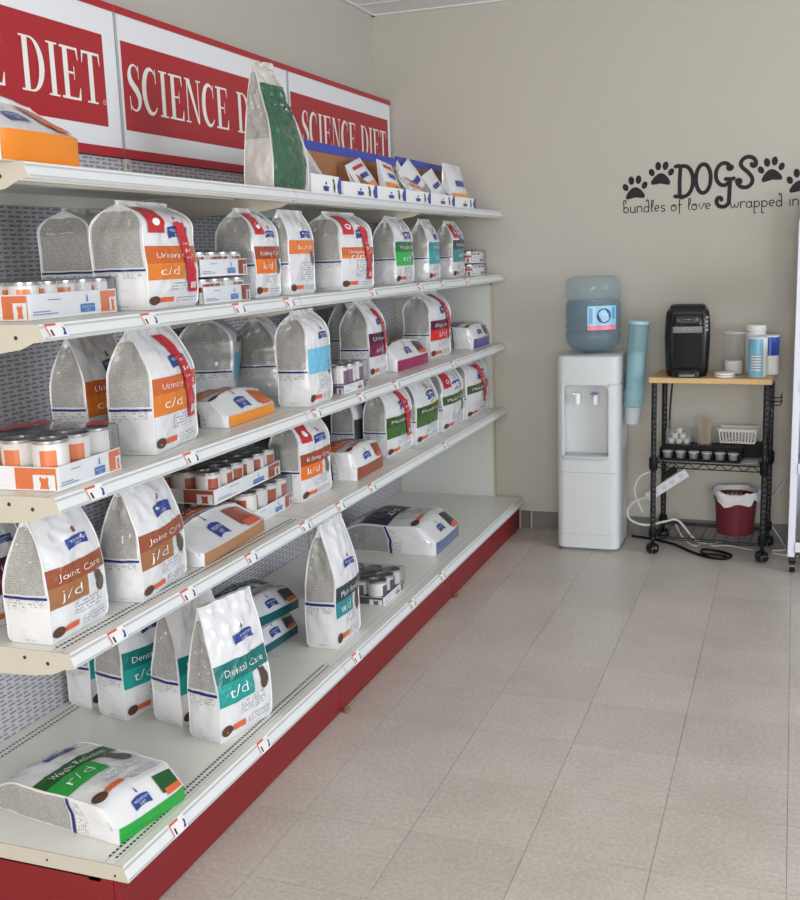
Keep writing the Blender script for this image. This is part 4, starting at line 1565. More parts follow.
# D
dec_strokes('letter_d', [[(0.0, 1.0), (0.10, 1.02), (0.16, 0.98), (0.14, 0.5), (0.15, 0.0)],
                         [(0.12, 1.0), (0.30, 1.0)] + arc(0.28, 0.5, 0.30, 0.50, 85, -85, 14) + [(0.2, 0.0), (0.0, 0.02)]], -0.556, 1.700, 0.143, DW)
dec_strokes('letter_o', [arc(0.26, 0.5, 0.24, 0.47, 0, 360, 26)], -0.463, 1.708, 0.143, DW)
dec_strokes('letter_g', [arc(0.30, 0.62, 0.26, 0.36, 35, 280, 20) + [(0.44, 0.32), (0.5, 0.42)],
                         [(0.36, 0.46), (0.54, 0.45), (0.62, 0.47)], [(0.5, 0.44), (0.49, 0.1), (0.48, -0.22)] + arc(0.28, -0.25, 0.20, 0.19, 0, -200, 14) + arc(0.17, -0.19, 0.07, 0.06, 170, -20, 6),
                         arc(0.49, 0.83, 0.06, 0.06, 100, 380, 8)], -0.374, 1.706, 0.143, DW)
dec_strokes('letter_s', [arc(0.52, 0.92, 0.07, 0.07, -80, 200, 8)[::-1][:0] + arc(0.36, 0.86, 0.24, 0.22, -10, 190, 16) + [(0.2, 0.72), (0.34, 0.6), (0.46, 0.46)] + arc(0.26, 0.32, 0.24, 0.22, 20, -160, 14),
                         arc(0.53, 0.83, 0.065, 0.06, 10, -200, 7), arc(0.07, 0.30, 0.06, 0.06, 190, -30, 7)], -0.273, 1.714, 0.143, DW)
# small handwriting: stroke alphabet, x-height 1
GL = {
    'b': (0.75, [[(0.06, 2.0), (0.1, 1.0), (0.1, 0.1)], arc(0.34, 0.45, 0.26, 0.45, 170, -190, 14), arc(0.22, 1.75, 0.14, 0.3, 170, -60, 8)]),
    'u': (0.75, [[(0.08, 1.0), (0.08, 0.4)] + arc(0.32, 0.36, 0.24, 0.36, 180, 350, 8), [(0.58, 1.0), (0.58, 0.2), (0.68, 0.0)]]),
    'n': (0.75, [[(0.08, 0.0), (0.08, 1.0)], [(0.08, 0.6)] + arc(0.33, 0.62, 0.25, 0.38, 170, 0, 8) + [(0.58, 0.0)]]),
    'd': (0.75, [arc(0.32, 0.45, 0.26, 0.45, 10, 370, 14), [(0.58, 0.0), (0.58, 1.2), (0.5, 1.8)], arc(0.42, 1.75, 0.12, 0.22, 0, 200, 7)]),
    'l': (0.4, [[(0.26, 0.0), (0.12, 0.3), (0.12, 1.4)] + arc(0.22, 1.6, 0.1, 0.3, 180, 0, 6) + [(0.28, 1.1), (0.1, 0.6)]]),
    'e': (0.7, [[(0.08, 0.5), (0.55, 0.6)] + arc(0.32, 0.55, 0.24, 0.45, 10, 310, 14)]),
    's': (0.6, [arc(0.3, 0.74, 0.2, 0.24, 30, 200, 8) + [(0.2, 0.52), (0.4, 0.42)] + arc(0.28, 0.24, 0.2, 0.24, 20, -160, 8)]),
    'o': (0.75, [arc(0.33, 0.5, 0.27, 0.48, 80, 440, 16), arc(0.36, 0.86, 0.1, 0.12, 180, 400, 6)]),
    'f': (0.55, [arc(0.4, 1.6, 0.2, 0.32, 20, 180, 8) + [(0.2, 0.8), (0.2, -0.5)], [(0.02, 0.9), (0.45, 0.95)]]),
    'v': (0.7, [[(0.04, 1.0), (0.3, 0.02), (0.58, 0.9)], arc(0.62, 0.92, 0.06, 0.08, 180, -60, 5)]),
    'w': (0.95, [[(0.04, 1.0), (0.12, 0.2), (0.26, 0.02), (0.42, 0.3), (0.45, 0.8), (0.48, 0.3), (0.62, 0.02), (0.8, 0.4), (0.84, 0.95)]]),
    'r': (0.6, [[(0.1, 0.0), (0.1, 1.0)], [(0.1, 0.55)] + arc(0.36, 0.66, 0.24, 0.32, 160, 30, 7)]),
    'a': (0.75, [arc(0.32, 0.48, 0.26, 0.46, 10, 370, 14), [(0.58, 1.0), (0.58, 0.2), (0.7, 0.0)]]),
    'p': (0.75, [[(0.1, 1.0), (0.1, -0.8)], arc(0.36, 0.5, 0.26, 0.46, 170, -190, 14), arc(0.2, -0.75, 0.1, 0.14, 180, 360, 5)]),
    'i': (0.35, [[(0.14, 1.0), (0.14, 0.1), (0.24, 0.0)], [(0.14, 1.5), (0.15, 1.55)]]),
    'c': (0.6, [arc(0.34, 0.5, 0.26, 0.48, 40, 320, 14)]),
    't': (0.55, [[(0.24, 1.7), (0.22, 0.2), (0.36, 0.0)], [(0.04, 1.05), (0.46, 1.1)]]),
    ' ': (0.5, []),
}


def handwrite(text, x0, x1, zb, xh):
    tot = sum(GL[c][0] for c in text)
    k = (x1 - x0) / tot
    b = MB()
    x = 0
    for c in text:
        wd, sts = GL[c]
        if c == ' ':
            b.build('small_lettering', M_DEC, decal)
            b = MB()
        for st in sts:
            pts = [(x0 + (x + px) * k, zb + py * xh) for px, py in st]
            V, F = stroke2d(pts, 0.0048, cap=False)
            b.add([(p, YW - 0.0003 * (sts.index(st)), q) for p, q in V], F)
        x += wd
    b.build('small_lettering', M_DEC, decal)


handwrite('bundles of love', -0.806, -0.385, 1.634, 0.030)
handwrite('wrapped in', -0.300, 0.012, 1.634, 0.030)

# ================================================================== WATER COOLER
cx0, cx1, cyf, cyb = -1.068, -0.766, 5.025, 5.355
cxm = (cx0 + cx1) / 2
cool = thing('water_cooler', 'white floor-standing water cooler against the back wall', 'water cooler', (cxm, (cyf + cyb) / 2, 0))
hw, hd = (cx1 - cx0) / 2, (cyb - cyf) / 2


def rrect(hw, hd, r, n=6):
    pts = []
    for sx, sy, a0 in ((1, 1, 0), (-1, 1, 90), (-1, -1, 180), (1, -1, 270)):
        for i in range(n + 1):
            a = math.radians(a0 + 90 * i / n)
            pts.append((sx * (hw - r) + r * math.cos(a), sy * (hd - r) + r * math.sin(a)))
    return pts


def rbox(mb, hw, hd, r, z0, z1, c=(0, 0), n=6, levels=None, mi=0):
    lv = levels or [(0, z0), (0, z1)]
    V, F = [], []
    m = 4 * (n + 1)
    for ins, z in lv:
        for x, y in rrect(hw - ins, hd - ins, max(0.001, r - ins * 0.5), n):
            V.append((x + c[0], y + c[1], z))
    for j in range(len(lv) - 1):
        for k in range(m):
            F.append((j * m + k, j * m + (k + 1) % m, (j + 1) * m + (k + 1) % m, (j + 1) * m + k))
    F.append(tuple(range(m - 1, -1, -1)))
    F.append(tuple((len(lv) - 1) * m + k for k in range(m)))
    mb.add(V, F, mi)
    return mb


CH = 0.965
b = MB()
# body in pieces around the tap recess
b2 = MB()
rbox(b2, hw, hd, 0.042, 0, 0, levels=[(0.006, 0.012), (0.0, 0.016), (0.0, 0.455), (0, 0.46)])
b2.build('lower_body', M_COOLER, cool, smooth=40)
rz0, rz1 = 0.46, 0.828
sidew = 0.030
rr_ = rrect(hw, hd, 0.042)
nq_ = len(rr_) // 4
notch = [(-hw + sidew, -hd), (-hw + sidew, -hd + 0.085), (hw - sidew - 0.018, -hd + 0.085), (hw - sidew - 0.018, -hd)]
b3 = MB()
b3.prism(rr_[:3 * nq_] + notch + rr_[3 * nq_:], 'z', rz0, rz1)
b3.build('recess_wall', M_COOLER, cool, smooth=40)
b4 = MB()
rbox(b4, hw, hd, 0.042, 0, 0, levels=[(0, rz1 - 0.004), (0, rz1), (0, CH - 0.02), (0.004, CH - 0.006), (0.014, CH)])
b4.build('upper_body', M_COOLER, cool, smooth=40)
# rounded arch insert over the recess
rx0, rx1 = -hw + sidew, hw - sidew - 0.018
ar = MB()
for sx, xx in ((1, rx0), (-1, rx1)):
    q = [(xx, rz1 - 0.045)] + [(xx + sx * 0.045 * (1 - math.cos(math.radians(t))), rz1 - 0.045 + 0.045 * math.sin(math.radians(t))) for t in range(15, 91, 15)] + [(xx, rz1)]
    if sx < 0:
        q = q[::-1]
    ar.prism(q, 'y', -hd + 0.004, -hd + 0.086)
ar.build('recess_corner', M_COOLER, cool)
dt = MB()
rbox(dt, (rx1 - rx0) / 2, 0.05, 0.012, 0, 0, c=((rx0 + rx1) / 2, -hd + 0.04), levels=[(0.004, rz0 - 0.002), (0, rz0 + 0.006), (0, rz0 + 0.016), (0.006, rz0 + 0.020)])
dt.build('drip_tray', M_COOLERIN, cool, smooth=40)
for tx in (-0.978 - cxm + 0.006, -0.885 - cxm):
    t = MB()
    yb = -hd + 0.085
    t.tube([(tx, yb, 0.765), (tx, yb - 0.045, 0.765)], 0.012, 12)
    t.tube([(tx, yb - 0.035, 0.772), (tx, yb - 0.04, 0.735), (tx, yb - 0.042, 0.722)], [0.015, 0.014, 0.010], 12)
    to = t.build('tap', M_WHITE, cool, smooth=40)
    l = MB().box(tx - 0.020, tx + 0.012, yb - 0.060, yb - 0.02, 0.772, 0.782)
    l.build('tap_lever', M_WHITE if tx < -0.05 else ink('tap_blue', 120, 130, 180), to, bevel=(0.002, 1))
# door panel line and base
pl = MB()
for z in (0.395,):
    pl.box(-hw + 0.012, hw - 0.012, -hd - 0.0006, -hd + 0.002, z - 0.0015, z + 0.0015)
for z in (0.085,):
    pl.box(-hw + 0.02, hw - 0.02, -hd - 0.0006, -hd + 0.002, z - 0.001, z + 0.001)
pl.build('panel_seam', mat('seam_grey', rgb(178, 182, 186), 0.6), cool)
fb = MB()
rbox(fb, hw - 0.004, hd - 0.004, 0.04, 0, 0, levels=[(0, 0.0), (0, 0.008), (0.006, 0.012)])
fb.build('base_foot', mat('cooler_base', rgb(120, 122, 124), 0.6), cool, smooth=40)

# bottle standing neck-down in the cooler
M_BOT = tinted('bottle_plastic', rgb(186, 202, 212), 0.82, 0.08, (0.88, 0.93, 0.95, 1))
M_WATER = tinted('bottle_water', rgb(132, 156, 172), 0.78, 0.08, (0.82, 0.89, 0.93, 1))
bx, by = -0.915, 5.185
bot = thing('water_bottle', 'large blue translucent water bottle upturned on the cooler', 'bottle', (bx, by, CH + 0.001))
R = 0.134
prof = [(0.05, 0.0), (0.06, 0.008), (0.105, 0.020), (0.128, 0.045), (R, 0.075), (R, 0.10), (R - 0.006, 0.108), (R, 0.118), (R, 0.145), (R - 0.006, 0.153), (R, 0.163), (R, 0.235), (R - 0.004, 0.243), (R - 0.009, 0.258), (R - 0.004, 0.272), (R, 0.280), (R, 0.335), (R - 0.008, 0.356), (R - 0.03, 0.370)]
MB().lathe(prof, 40).build('bottle_shell', M_BOT, bot, smooth=50)
wp = [(max(0.02, r - 0.004), z + 0.003) for r, z in prof if z < 0.25] + [(R - 0.012, 0.255)]
MB().lathe(wp, 32).build('water', M_WATER, bot, smooth=50)
lb = MB()


def bl(u, v, off=0.0015):
    a = -PI / 2 + u / R
    return ((R + off) * math.cos(a), (R + off) * math.sin(a), v)


u0, u1 = -0.005, 0.145
rect_grid(lb, lambda u, v: bl(u, v), u0, u1, 0.118, 0.232, 0, 0.01, 0.2)
rect_grid(lb, lambda u, v: bl(u, v, 0.0022), u0, u1, 0.118, 0.140, 1, 0.01, 0.2)
e = ellipse2d((u0 + u1) / 2 + 0.005, 0.185, 0.036, 0.036)
lb.add([bl(x, y, 0.0028) for x, y in e], [tuple(range(len(e)))], 2)
rect_grid(lb, lambda u, v: bl(u, v, 0.0022), u0 + 0.01, u0 + 0.025, 0.15, 0.222, 3, 0.01, 0.2)
rect_grid(lb, lambda u, v: bl(u, v, 0.0022), u1 - 0.025, u1 - 0.01, 0.17, 0.222, 3, 0.01, 0.2)
put_text(lb, 'Pure', (u0 + u1) / 2 + 0.005, 0.194, 0.014, lambda u, v: bl(u, v, 0.0034), w=0.046, mi=4)
put_text(lb, 'Life', (u0 + u1) / 2 + 0.005, 0.174, 0.012, lambda u, v: bl(u, v, 0.0034), w=0.030, mi=1)
lo = lb.build('bottle_label', [ink('label_sky', 150, 206, 232), ink('label_pink', 240, 130, 160), ink('label_navy', 32, 44, 140), ink('label_mid', 90, 160, 210), M_WHITE], bot)

# cup dispenser tube hung on the cooler's side
cup = thing('cup_dispenser', 'translucent teal cup dispenser tube on the side of the cooler', 'cup dispenser', (-0.7205, 5.15, 0.62))
cup.rotation_euler = (0, math.radians(3.5), 0)
M_TEAL = tinted('teal_tube', rgb(160, 200, 210), 0.58, 0.15, (0.80, 0.92, 0.95, 1))
t = MB()
t.lathe([(0.040, 0.085), (0.0465, 0.09), (0.0485, 0.47), (0.0485, 0.494)], 28, cap=False)
t.build('tube', M_TEAL, cup, smooth=40)
MB().lathe([(0.049, 0.486), (0.051, 0.488), (0.051, 0.500), (0.045, 0.503)], 28).build('tube_cap', ink('tube_cap_blue', 170, 206, 220), cup, smooth=40)
MB().lathe([(0.027, 0.0), (0.031, 0.004), (0.037, 0.09), (0.040, 0.12)], 24).build('cup_outlet', mat('outlet_grey', rgb(190, 200, 206), 0.4), cup, smooth=40)
cs = MB()
z = 0.10
cs.lathe([(0.030, 0.09), (0.036, 0.13), (0.040, 0.16)], 20)
for i in range(16):
    cs.lathe([(0.038, z + 0.06 + i * 0.012), (0.0425, z + 0.068 + i * 0.012), (0.039, z + 0.071 + i * 0.012)], 20)
cs.build('cup_stack', ink('cup_white_teal', 206, 228, 234), cup, smooth=40)
MB().box(-0.048, -0.040, -0.012, 0.012, 0.16, 0.26).build('mount', M_BLKM, cup, bevel=(0.002, 1))

# ================================================================== CART
cart = thing('utility_cart', 'black wire utility cart with light wooden top', 'cart', (0, 0, 0))
FL, FR, BL, BR_ = (-0.607, 5.055), (-0.098, 5.025), (-0.590, 5.345), (-0.083, 5.325)
TOPZ = 0.862
b = MB()
ang = math.atan2(FR[1] - FL[1], FR[0] - FL[0])
cxm2, cym2 = (FL[0] + FR[0] + BL[0] + BR_[0]) / 4, (FL[1] + FR[1] + BL[1] + BR_[1]) / 4
ca, sa = math.cos(ang), math.sin(ang)


def cl(u, v):
    """cart local -> world (u across, v depth)"""
    return (cxm2 + u * ca - v * sa, cym2 + u * sa + v * ca)


b.box(-0.275, 0.275, -0.165, 0.165, TOPZ - 0.026, TOPZ)
wt = b.build('wooden_top', M_WOOD, cart, bevel=(0.003, 2))
wt.location = (cxm2, cym2, 0)
wt.rotation_euler = (0, 0, ang)
HU, HV = 0.252, 0.145
for su in (-1, 1):
    for sv in (-1, 1):
        x, y = cl(su * HU, sv * HV)
        p = MB()
        zz = [0.078]
        rr = [0.0125]
        z = 0.10
        while z < TOPZ - 0.03:
            zz += [z, z + 0.002, z + 0.004]
            rr += [0.0130, 0.0118, 0.0130]
            z += 0.0254
        zz.append(TOPZ - 0.0265)
        rr.append(0.0125)
        p.tube([(x, y, q) for q in zz], rr, 12)
        po = p.build('post', M_BLK, cart, smooth=50)
        c = MB()
        c.lathe([(0.017, 0.415), (0.021, 0.425), (0.021, 0.47), (0.017, 0.478)], 12, (x, y, 0))
        c.build('shelf_collar', M_BLKM, po, smooth=40)
        c = MB()
        c.lathe([(0.017, 0.085), (0.020, 0.09), (0.020, 0.12), (0.017, 0.125)], 12, (x, y, 0))
        c.build('shelf_collar', M_BLKM, po, smooth=40)
        w_ = MB()
        w_.tube([(x - 0.030, y - 0.004, 0.029), (x - 0.026, y - 0.004, 0.029), (x - 0.014, y - 0.004, 0.029), (x - 0.003, y - 0.004, 0.029)], [0.012, 0.020, 0.027, 0.0285], 18)
        w_.tube([(x + 0.003, y - 0.004, 0.029), (x + 0.014, y - 0.004, 0.029), (x + 0.026, y - 0.004, 0.029), (x + 0.030, y - 0.004, 0.029)], [0.0285, 0.027, 0.020, 0.012], 18)
        w_.tube([(x, y, 0.03), (x, y, 0.08)], 0.009, 8)
        w_.build('caster', M_BLKP, cart, smooth=40)
for z, nm_ in ((0.455, 'wire_shelf'), (0.088, 'lower_wire_shelf')):
    s = MB()
    for sv in (-1, 1):
        p0, p1 = cl(-HU, sv * HV), cl(HU, sv * HV)
        s.tube([(p0[0], p0[1], z), (p1[0], p1[1], z)], 0.004, 6)
        s.tube([(p0[0], p0[1], z - (0.026 if z > 0.2 else 0.010)), (p1[0], p1[1], z - (0.026 if z > 0.2 else 0.010))], 0.003, 6)
        wv = []
        if z < 0.2:
            continue
        for i in range(49):
            u = -HU + 2 * HU * i / 48
            q = cl(u, sv * HV)
            wv.append((q[0], q[1], z - 0.013 + 0.012 * math.sin(i / 48 * 2 * PI * 7)))
        s.tube(wv, 0.0025, 5)
    for su in (-1, 1):
        p0, p1 = cl(su * HU, -HV), cl(su * HU, HV)
        s.tube([(p0[0], p0[1], z), (p1[0], p1[1], z)], 0.004, 6)
        s.tube([(p0[0], p0[1], z - 0.026), (p1[0], p1[1], z - 0.026)], 0.003, 6)
    nw_ = 22 if z > 0.2 else 9
    for i in range(1, nw_):
        u = -HU + 2 * HU * i / nw_
        p0, p1 = cl(u, -HV), cl(u, HV)
        s.tube([(p0[0], p0[1], z), (p1[0], p1[1], z)], 0.0018, 5)
    s.build(nm_, M_BLK, cart)
# clear liner sheet lying on the wire shelf
ls = MB().box(-0.235, 0.235, -0.13, 0.13, 0.0, 0.002)
ln = tag(ls.build('shelf_liner', mat('liner_blue_grey', rgb(128, 150, 160), 0.12, spec=0.6)), 'glossy blue grey liner sheet on the cart wire shelf', 'liner')
ln.location = (cxm2, cym2, 0.4595)
ln.rotation_euler = (0, 0, ang)
SHZ = 0.462
# side hooks on the right
hk = MB()
x, y = cl(HU, 0.0)
for dz in (0.0, 0.018, 0.036):
    hk.tube([(x + 0.004, y + 0.02, 0.72 + dz), (x + 0.03, y + 0.0, 0.72 + dz), (x + 0.05, y - 0.005, 0.722 + dz), (x + 0.058, y - 0.005, 0.745 + dz)], 0.003, 6)
hk.tube([(x + 0.004, y + 0.02, 0.70), (x + 0.004, y + 0.02, 0.79)], 0.003, 6)
hk.tube([(x + 0.004, y + 0.02, 0.79), (x, y + HV - 0.01, 0.79)], 0.003, 6)
hk.build('side_hook', M_BLK, cart, smooth=40)

# coffee maker
kx, ky = -0.468, 5.185
cm_ = thing('coffee_maker', 'black single-cup coffee maker on the wooden cart top', 'coffee maker', (kx, ky, TOPZ + 0.001), math.radians(5))
b = MB()
# curved body: wider in the middle, drip recess in front
prof = []
V, F = [], []
lev = [(0.088, 0.0), (0.096, 0.02), (0.100, 0.10), (0.103, 0.18), (0.102, 0.25), (0.098, 0.29), (0.094, 0.306), (0.080, 0.318)]
rbox(b, 0.103, 0.12, 0.04, 0, 0, levels=[(0.103 - a_, z_) for a_, z_ in lev], n=8)
b.build('body', M_BLKP, cm_, smooth=35)
f = MB()
V, F = [], []
N = 12
for j in range(7):
    z_ = 0.05 + 0.155 * j / 6
    for i in range(N + 1):
        t_ = -1 + 2 * i / N
        V.append((t_ * 0.066, -0.1215 - 0.007 * (1 - t_ * t_), z_))
for j in range(6):
    for i in range(N):
        a_ = j * (N + 1) + i
        F.append((a_, a_ + 1, a_ + N + 2, a_ + N + 1))
f.add(V, F)
f.build('front_panel', M_BLKM, cm_, smooth=50)
d = MB()
rbox(d, 0.068, 0.045, 0.035, 0, 0, c=(0, -0.115), levels=[(0.004, 0.0), (0, 0.004), (0, 0.026), (0.005, 0.032)], n=6)
d.build('drip_tray', M_BLKP, cm_, smooth=40)
h = MB()
rbox(h, 0.072, 0.05, 0.025, 0, 0, c=(0, -0.085), levels=[(0.004, 0.235), (0, 0.24), (0, 0.282), (0.006, 0.292)], n=6)
h.build('brew_head', M_BLKP, cm_, smooth=40)
hl = MB().tube([(-0.04, -0.134, 0.275), (-0.025, -0.141, 0.268), (0.025, -0.141, 0.268), (0.04, -0.134, 0.275)], 0.006, 8)
hl.build('handle', mat('dark_chrome', rgb(92, 92, 96), 0.25, metal=0.8), cm_, smooth=50)
lt = MB()
put_text(lt, 'KEURIG', 0.0, 0.222, 0.008, lambda u, v: (u, -0.1365, v), w=0.045)
lt.build('maker_text', ink('silver_ink', 170, 172, 176), cm_)
bt = MB()
for i, z_ in enumerate((0.275, 0.256, 0.237, 0.218)):
    e = ellipse2d(0.086, z_, 0.006, 0.006)
    bt.add([(x_, -0.117, q) for x_, q in e], [tuple(range(len(e)))])
bt.build('button', ink('button_grey', 130, 132, 138), cm_)
lid = MB()
rbox(lid, 0.082, 0.095, 0.035, 0, 0, levels=[(0, 0.316), (0.002, 0.324), (0.012, 0.328)], n=6)
lid.build('lid', M_BLKM, cm_, smooth=40)

# things on the cart top
M_GLASS = tinted('clear_glass', rgb(196, 200, 202), 0.90, 0.05, (0.96, 0.97, 0.97, 1))
gj = thing('glass_cylinder', 'tall clear glass cylinder standing on the cart top', 'glass', (-0.258, 5.19, TOPZ + 0.001))
MB().lathe([(0.050, 0.0), (0.052, 0.004), (0.052, 0.195)], 28, cap=False).build('glass_wall', M_GLASS, gj, smooth=40)
MB().lathe([(0.0505, 0.193), (0.053, 0.194), (0.053, 0.198), (0.0505, 0.199)], 28, cap=False).build('rim', mat('glass_rim', rgb(200, 206, 208), 0.15), gj, smooth=50)
MB().lathe([(0.049, 0.0), (0.049, 0.005)], 28).build('glass_floor', M_GLASS, gj)
mb_ = MB()
for i in range(5):
    mb_.lathe([(0.040, 0.006 + i * 0.012), (0.0425, 0.008 + i * 0.012), (0.0425, 0.015 + i * 0.012), (0.040, 0.0178 + i * 0.012)], 24, (-0.258, 5.19, TOPZ))
tag(mb_.build('lid_stack', mat('white_plastic', rgb(236, 236, 234), 0.4), smooth=40), 'stack of white cup lids inside the glass cylinder', 'lids')
mb_ = MB()
for i in range(2):
    mb_.lathe([(0.040, 0.001 + i * 0.012), (0.046, 0.003 + i * 0.012), (0.046, 0.009 + i * 0.012), (0.038, 0.0127 + i * 0.012)], 24, (-0.288, 5.075, TOPZ))
tag(mb_.build('lid_pair', mat('white_plastic', rgb(236, 236, 234), 0.4), smooth=40), 'two white cup lids lying on the wooden cart top', 'lids')
jar = thing('white_canister', 'white plastic canister with screw lid behind the blue canister', 'canister', (-0.163, 5.272, TOPZ + 0.001))
MB().lathe([(0.044, 0.0), (0.047, 0.003), (0.047, 0.185), (0.040, 0.197)], 28).build('canister_body', mat('white_plastic', rgb(236, 236, 234), 0.4), jar, smooth=40)
MB().lathe([(0.046, 0.195), (0.048, 0.198), (0.048, 0.220), (0.043, 0.226)], 28).build('lid', mat('white_plastic', rgb(236, 236, 234), 0.4), jar, smooth=40)


def canister(label, x, y, band):
    c = thing('powder_canister', label, 'canister', (x, y, TOPZ + 0.001))
    r, h_ = 0.042, 0.183
    MB().lathe([(r - 0.002, 0), (r, 0.002), (r, h_ - 0.006)], 28).build('canister_body', mat('white_plastic', rgb(236, 236, 234), 0.4), c, smooth=40)
    MB().lathe([(r + 0.001, h_ - 0.007), (r + 0.0015, h_ - 0.003), (r - 0.002, h_)], 28).build('lid', ink('lid_white_blue', 226, 232, 238), c, smooth=40)

    def fn(u, v, off=0.0008):
        a = -PI / 2 + u / r
        return ((r + off) * math.cos(a), (r + off) * math.sin(a), v)
    p = MB()
    if band == 'light':
        rect_grid(p, fn, -0.075, 0.026, 0.004, h_ - 0.008, 0, 0.006, 0.3)
        p.build('label_band', ink('canister_blue', 128, 190, 222), c, smooth=60)
        uv_rect('label_text', lambda u, v: fn(u, v, 0.0016), [(-0.030, 0.016, 0.03, 0.105)], print_mat('canister_text', rgb(224, 230, 234), rgb(150, 166, 180), 0.0125, 0.05, 0.38), c)
    else:
        rect_grid(p, fn, -0.06, 0.07, 0.09, h_ - 0.008, 0, 0.006, 0.3)
        p.build('label_band', ink('canister_royal', 40, 72, 170), c, smooth=60)
    return c


canister('light blue powder canister at the front of the cart top', -0.146, 5.10, 'light')
canister('white and royal blue powder canister beside the light blue one', -0.098, 5.205, 'royal')

# organizer on the wire shelf
og = thing('pod_organizer', 'black cup organizer with six grey cups on the cart shelf', 'organizer', (cxm2 - 0.045, cym2 - 0.055, SHZ), ang)
b = MB()
b.box(-0.185, 0.185, -0.075, 0.075, 0.0, 0.004)
b.box(-0.185, 0.185, 0.071, 0.075, 0.004, 0.066)
b.box(-0.185, -0.181, -0.075, 0.071, 0.004, 0.060)
b.box(0.181, 0.185, -0.075, 0.071, 0.004, 0.060)
b.box(-0.181, 0.181, -0.012, -0.009, 0.004, 0.062)
b.box(-0.181, 0.181, -0.009, 0.071, 0.058, 0.062)
for i in range(1, 6):
    x = -0.181 + 0.362 * i / 6
    b.box(x - 0.0015, x + 0.0015, -0.075, -0.012, 0.004, 0.045)
b.box(-0.181, 0.181, -0.075, -0.072, 0.004, 0.012)
b.build('organizer_body', M_BLKM, og)
for i in range(6):
    x = -0.181 + 0.362 * (i + 0.5) / 6
    xx, yy = og.location.x + (x * ca + 0.043 * sa), og.location.y + (x * sa - 0.043 * ca)
    c = thing('creamer_cup', 'small grey creamer cup standing in the front row of the organizer', 'cup', (xx, yy, SHZ + 0.0045), 0, 'cups in the organizer')
    MB().lathe([(0.018, 0.0), (0.020, 0.002), (0.0245, 0.034)], 18).build('cup_body', mat('cup_grey', rgb(136, 136, 144), 0.45), c, smooth=40)
    MB().lathe([(0.026, 0.0342), (0.0268, 0.036), (0.026, 0.038)], 18).build('foil_lid', mat('foil_lid', rgb(206, 206, 212), 0.35), c, smooth=40)
# clear box with creamers on top of organizer
OZ = SHZ + 0.0625
bxp = cl(-0.155, -0.005)
cb = thing('clear_box', 'clear plastic box of creamers on the black organizer', 'box', (bxp[0], bxp[1], OZ), ang)
w_ = MB()
hw_, hd_, hh_ = 0.058, 0.036, 0.10
for (x0_, x1_, y0_, y1_) in ((-hw_, hw_, -hd_, -hd_ + 0.002), (-hw_, hw_, hd_ - 0.002, hd_), (-hw_, -hw_ + 0.002, -hd_ + .002, hd_ - .002), (hw_ - 0.002, hw_, -hd_ + .002, hd_ - .002)):
    w_.box(x0_, x1_, y0_, y1_, 0.002, hh_ if y0_ > 0 else hh_ * 0.75)
w_.box(-hw_, hw_, -hd_, hd_, 0, 0.002)
w_.build('box_wall', M_GLASS, cb)
creamer = MB().lathe([(0.011, 0.0), (0.012, 0.001), (0.0155, 0.020), (0.0175, 0.021), (0.0175, 0.023)], 14).mesh('creamer', smooth=40)
creamer.materials.append(mat('creamer_white', rgb(238, 236, 230), 0.4))
rnd = random.Random(3)
spots = [(-0.035, -0.013, 0.003), (0.0, -0.014, 0.003), (0.035, -0.013, 0.003), (-0.035, 0.0165, 0.003), (0.0, 0.0165, 0.003), (0.035, 0.0165, 0.003), (-0.02, -0.004, 0.0275), (0.018, -0.006, 0.0275), (0.0, 0.0, 0.052)]
for i, (px, py, pz) in enumerate(spots):
    o = link('creamer', creamer, None, None, (bxp[0] + px, bxp[1] + py, OZ + pz))
    tag(o, 'small white creamer pod heaped in the clear plastic box', 'creamer', 'creamers in the clear box')
# stirrer holder
sp_ = cl(-0.032, -0.005)
sh_ = thing('stirrer_holder', 'clear square holder with wooden stir sticks on the organizer', 'holder', (sp_[0], sp_[1], OZ), ang)
w_ = MB()
q = 0.030
for (x0_, x1_, y0_, y1_) in ((-q, q, -q, -q + 0.002), (-q, q, q - 0.002, q), (-q, -q + 0.002, -q + .002, q - .002), (q - 0.002, q, -q + .002, q - .002)):
    w_.box(x0_, x1_, y0_, y1_, 0.002, 0.122)
w_.box(-q, q, -q, q, 0, 0.002)
w_.build('holder_wall', M_GLASS, sh_)
M_STK = mat('stir_stick_wood', rgb(196, 158, 116), 0.6)
for i in range(14):
    x_ = -0.022 + 0.0034 * i
    yv = -0.016 + 0.008 * (i % 5)
    st = MB().box(-0.0015, 0.0015, -0.003, 0.003, 0, 0.128 + 0.004 * (i % 3))
    o = st.build('stir_stick', M_STK)
    o.location = (sp_[0] + x_ * 0.8, sp_[1] + yv, OZ + 0.003)
    o.rotation_euler = (0, 0.05 * ((i % 3) - 1), 0)
    tag(o, 'flat wooden stir stick standing in the clear square holder', 'stir stick', 'wooden stir sticks')
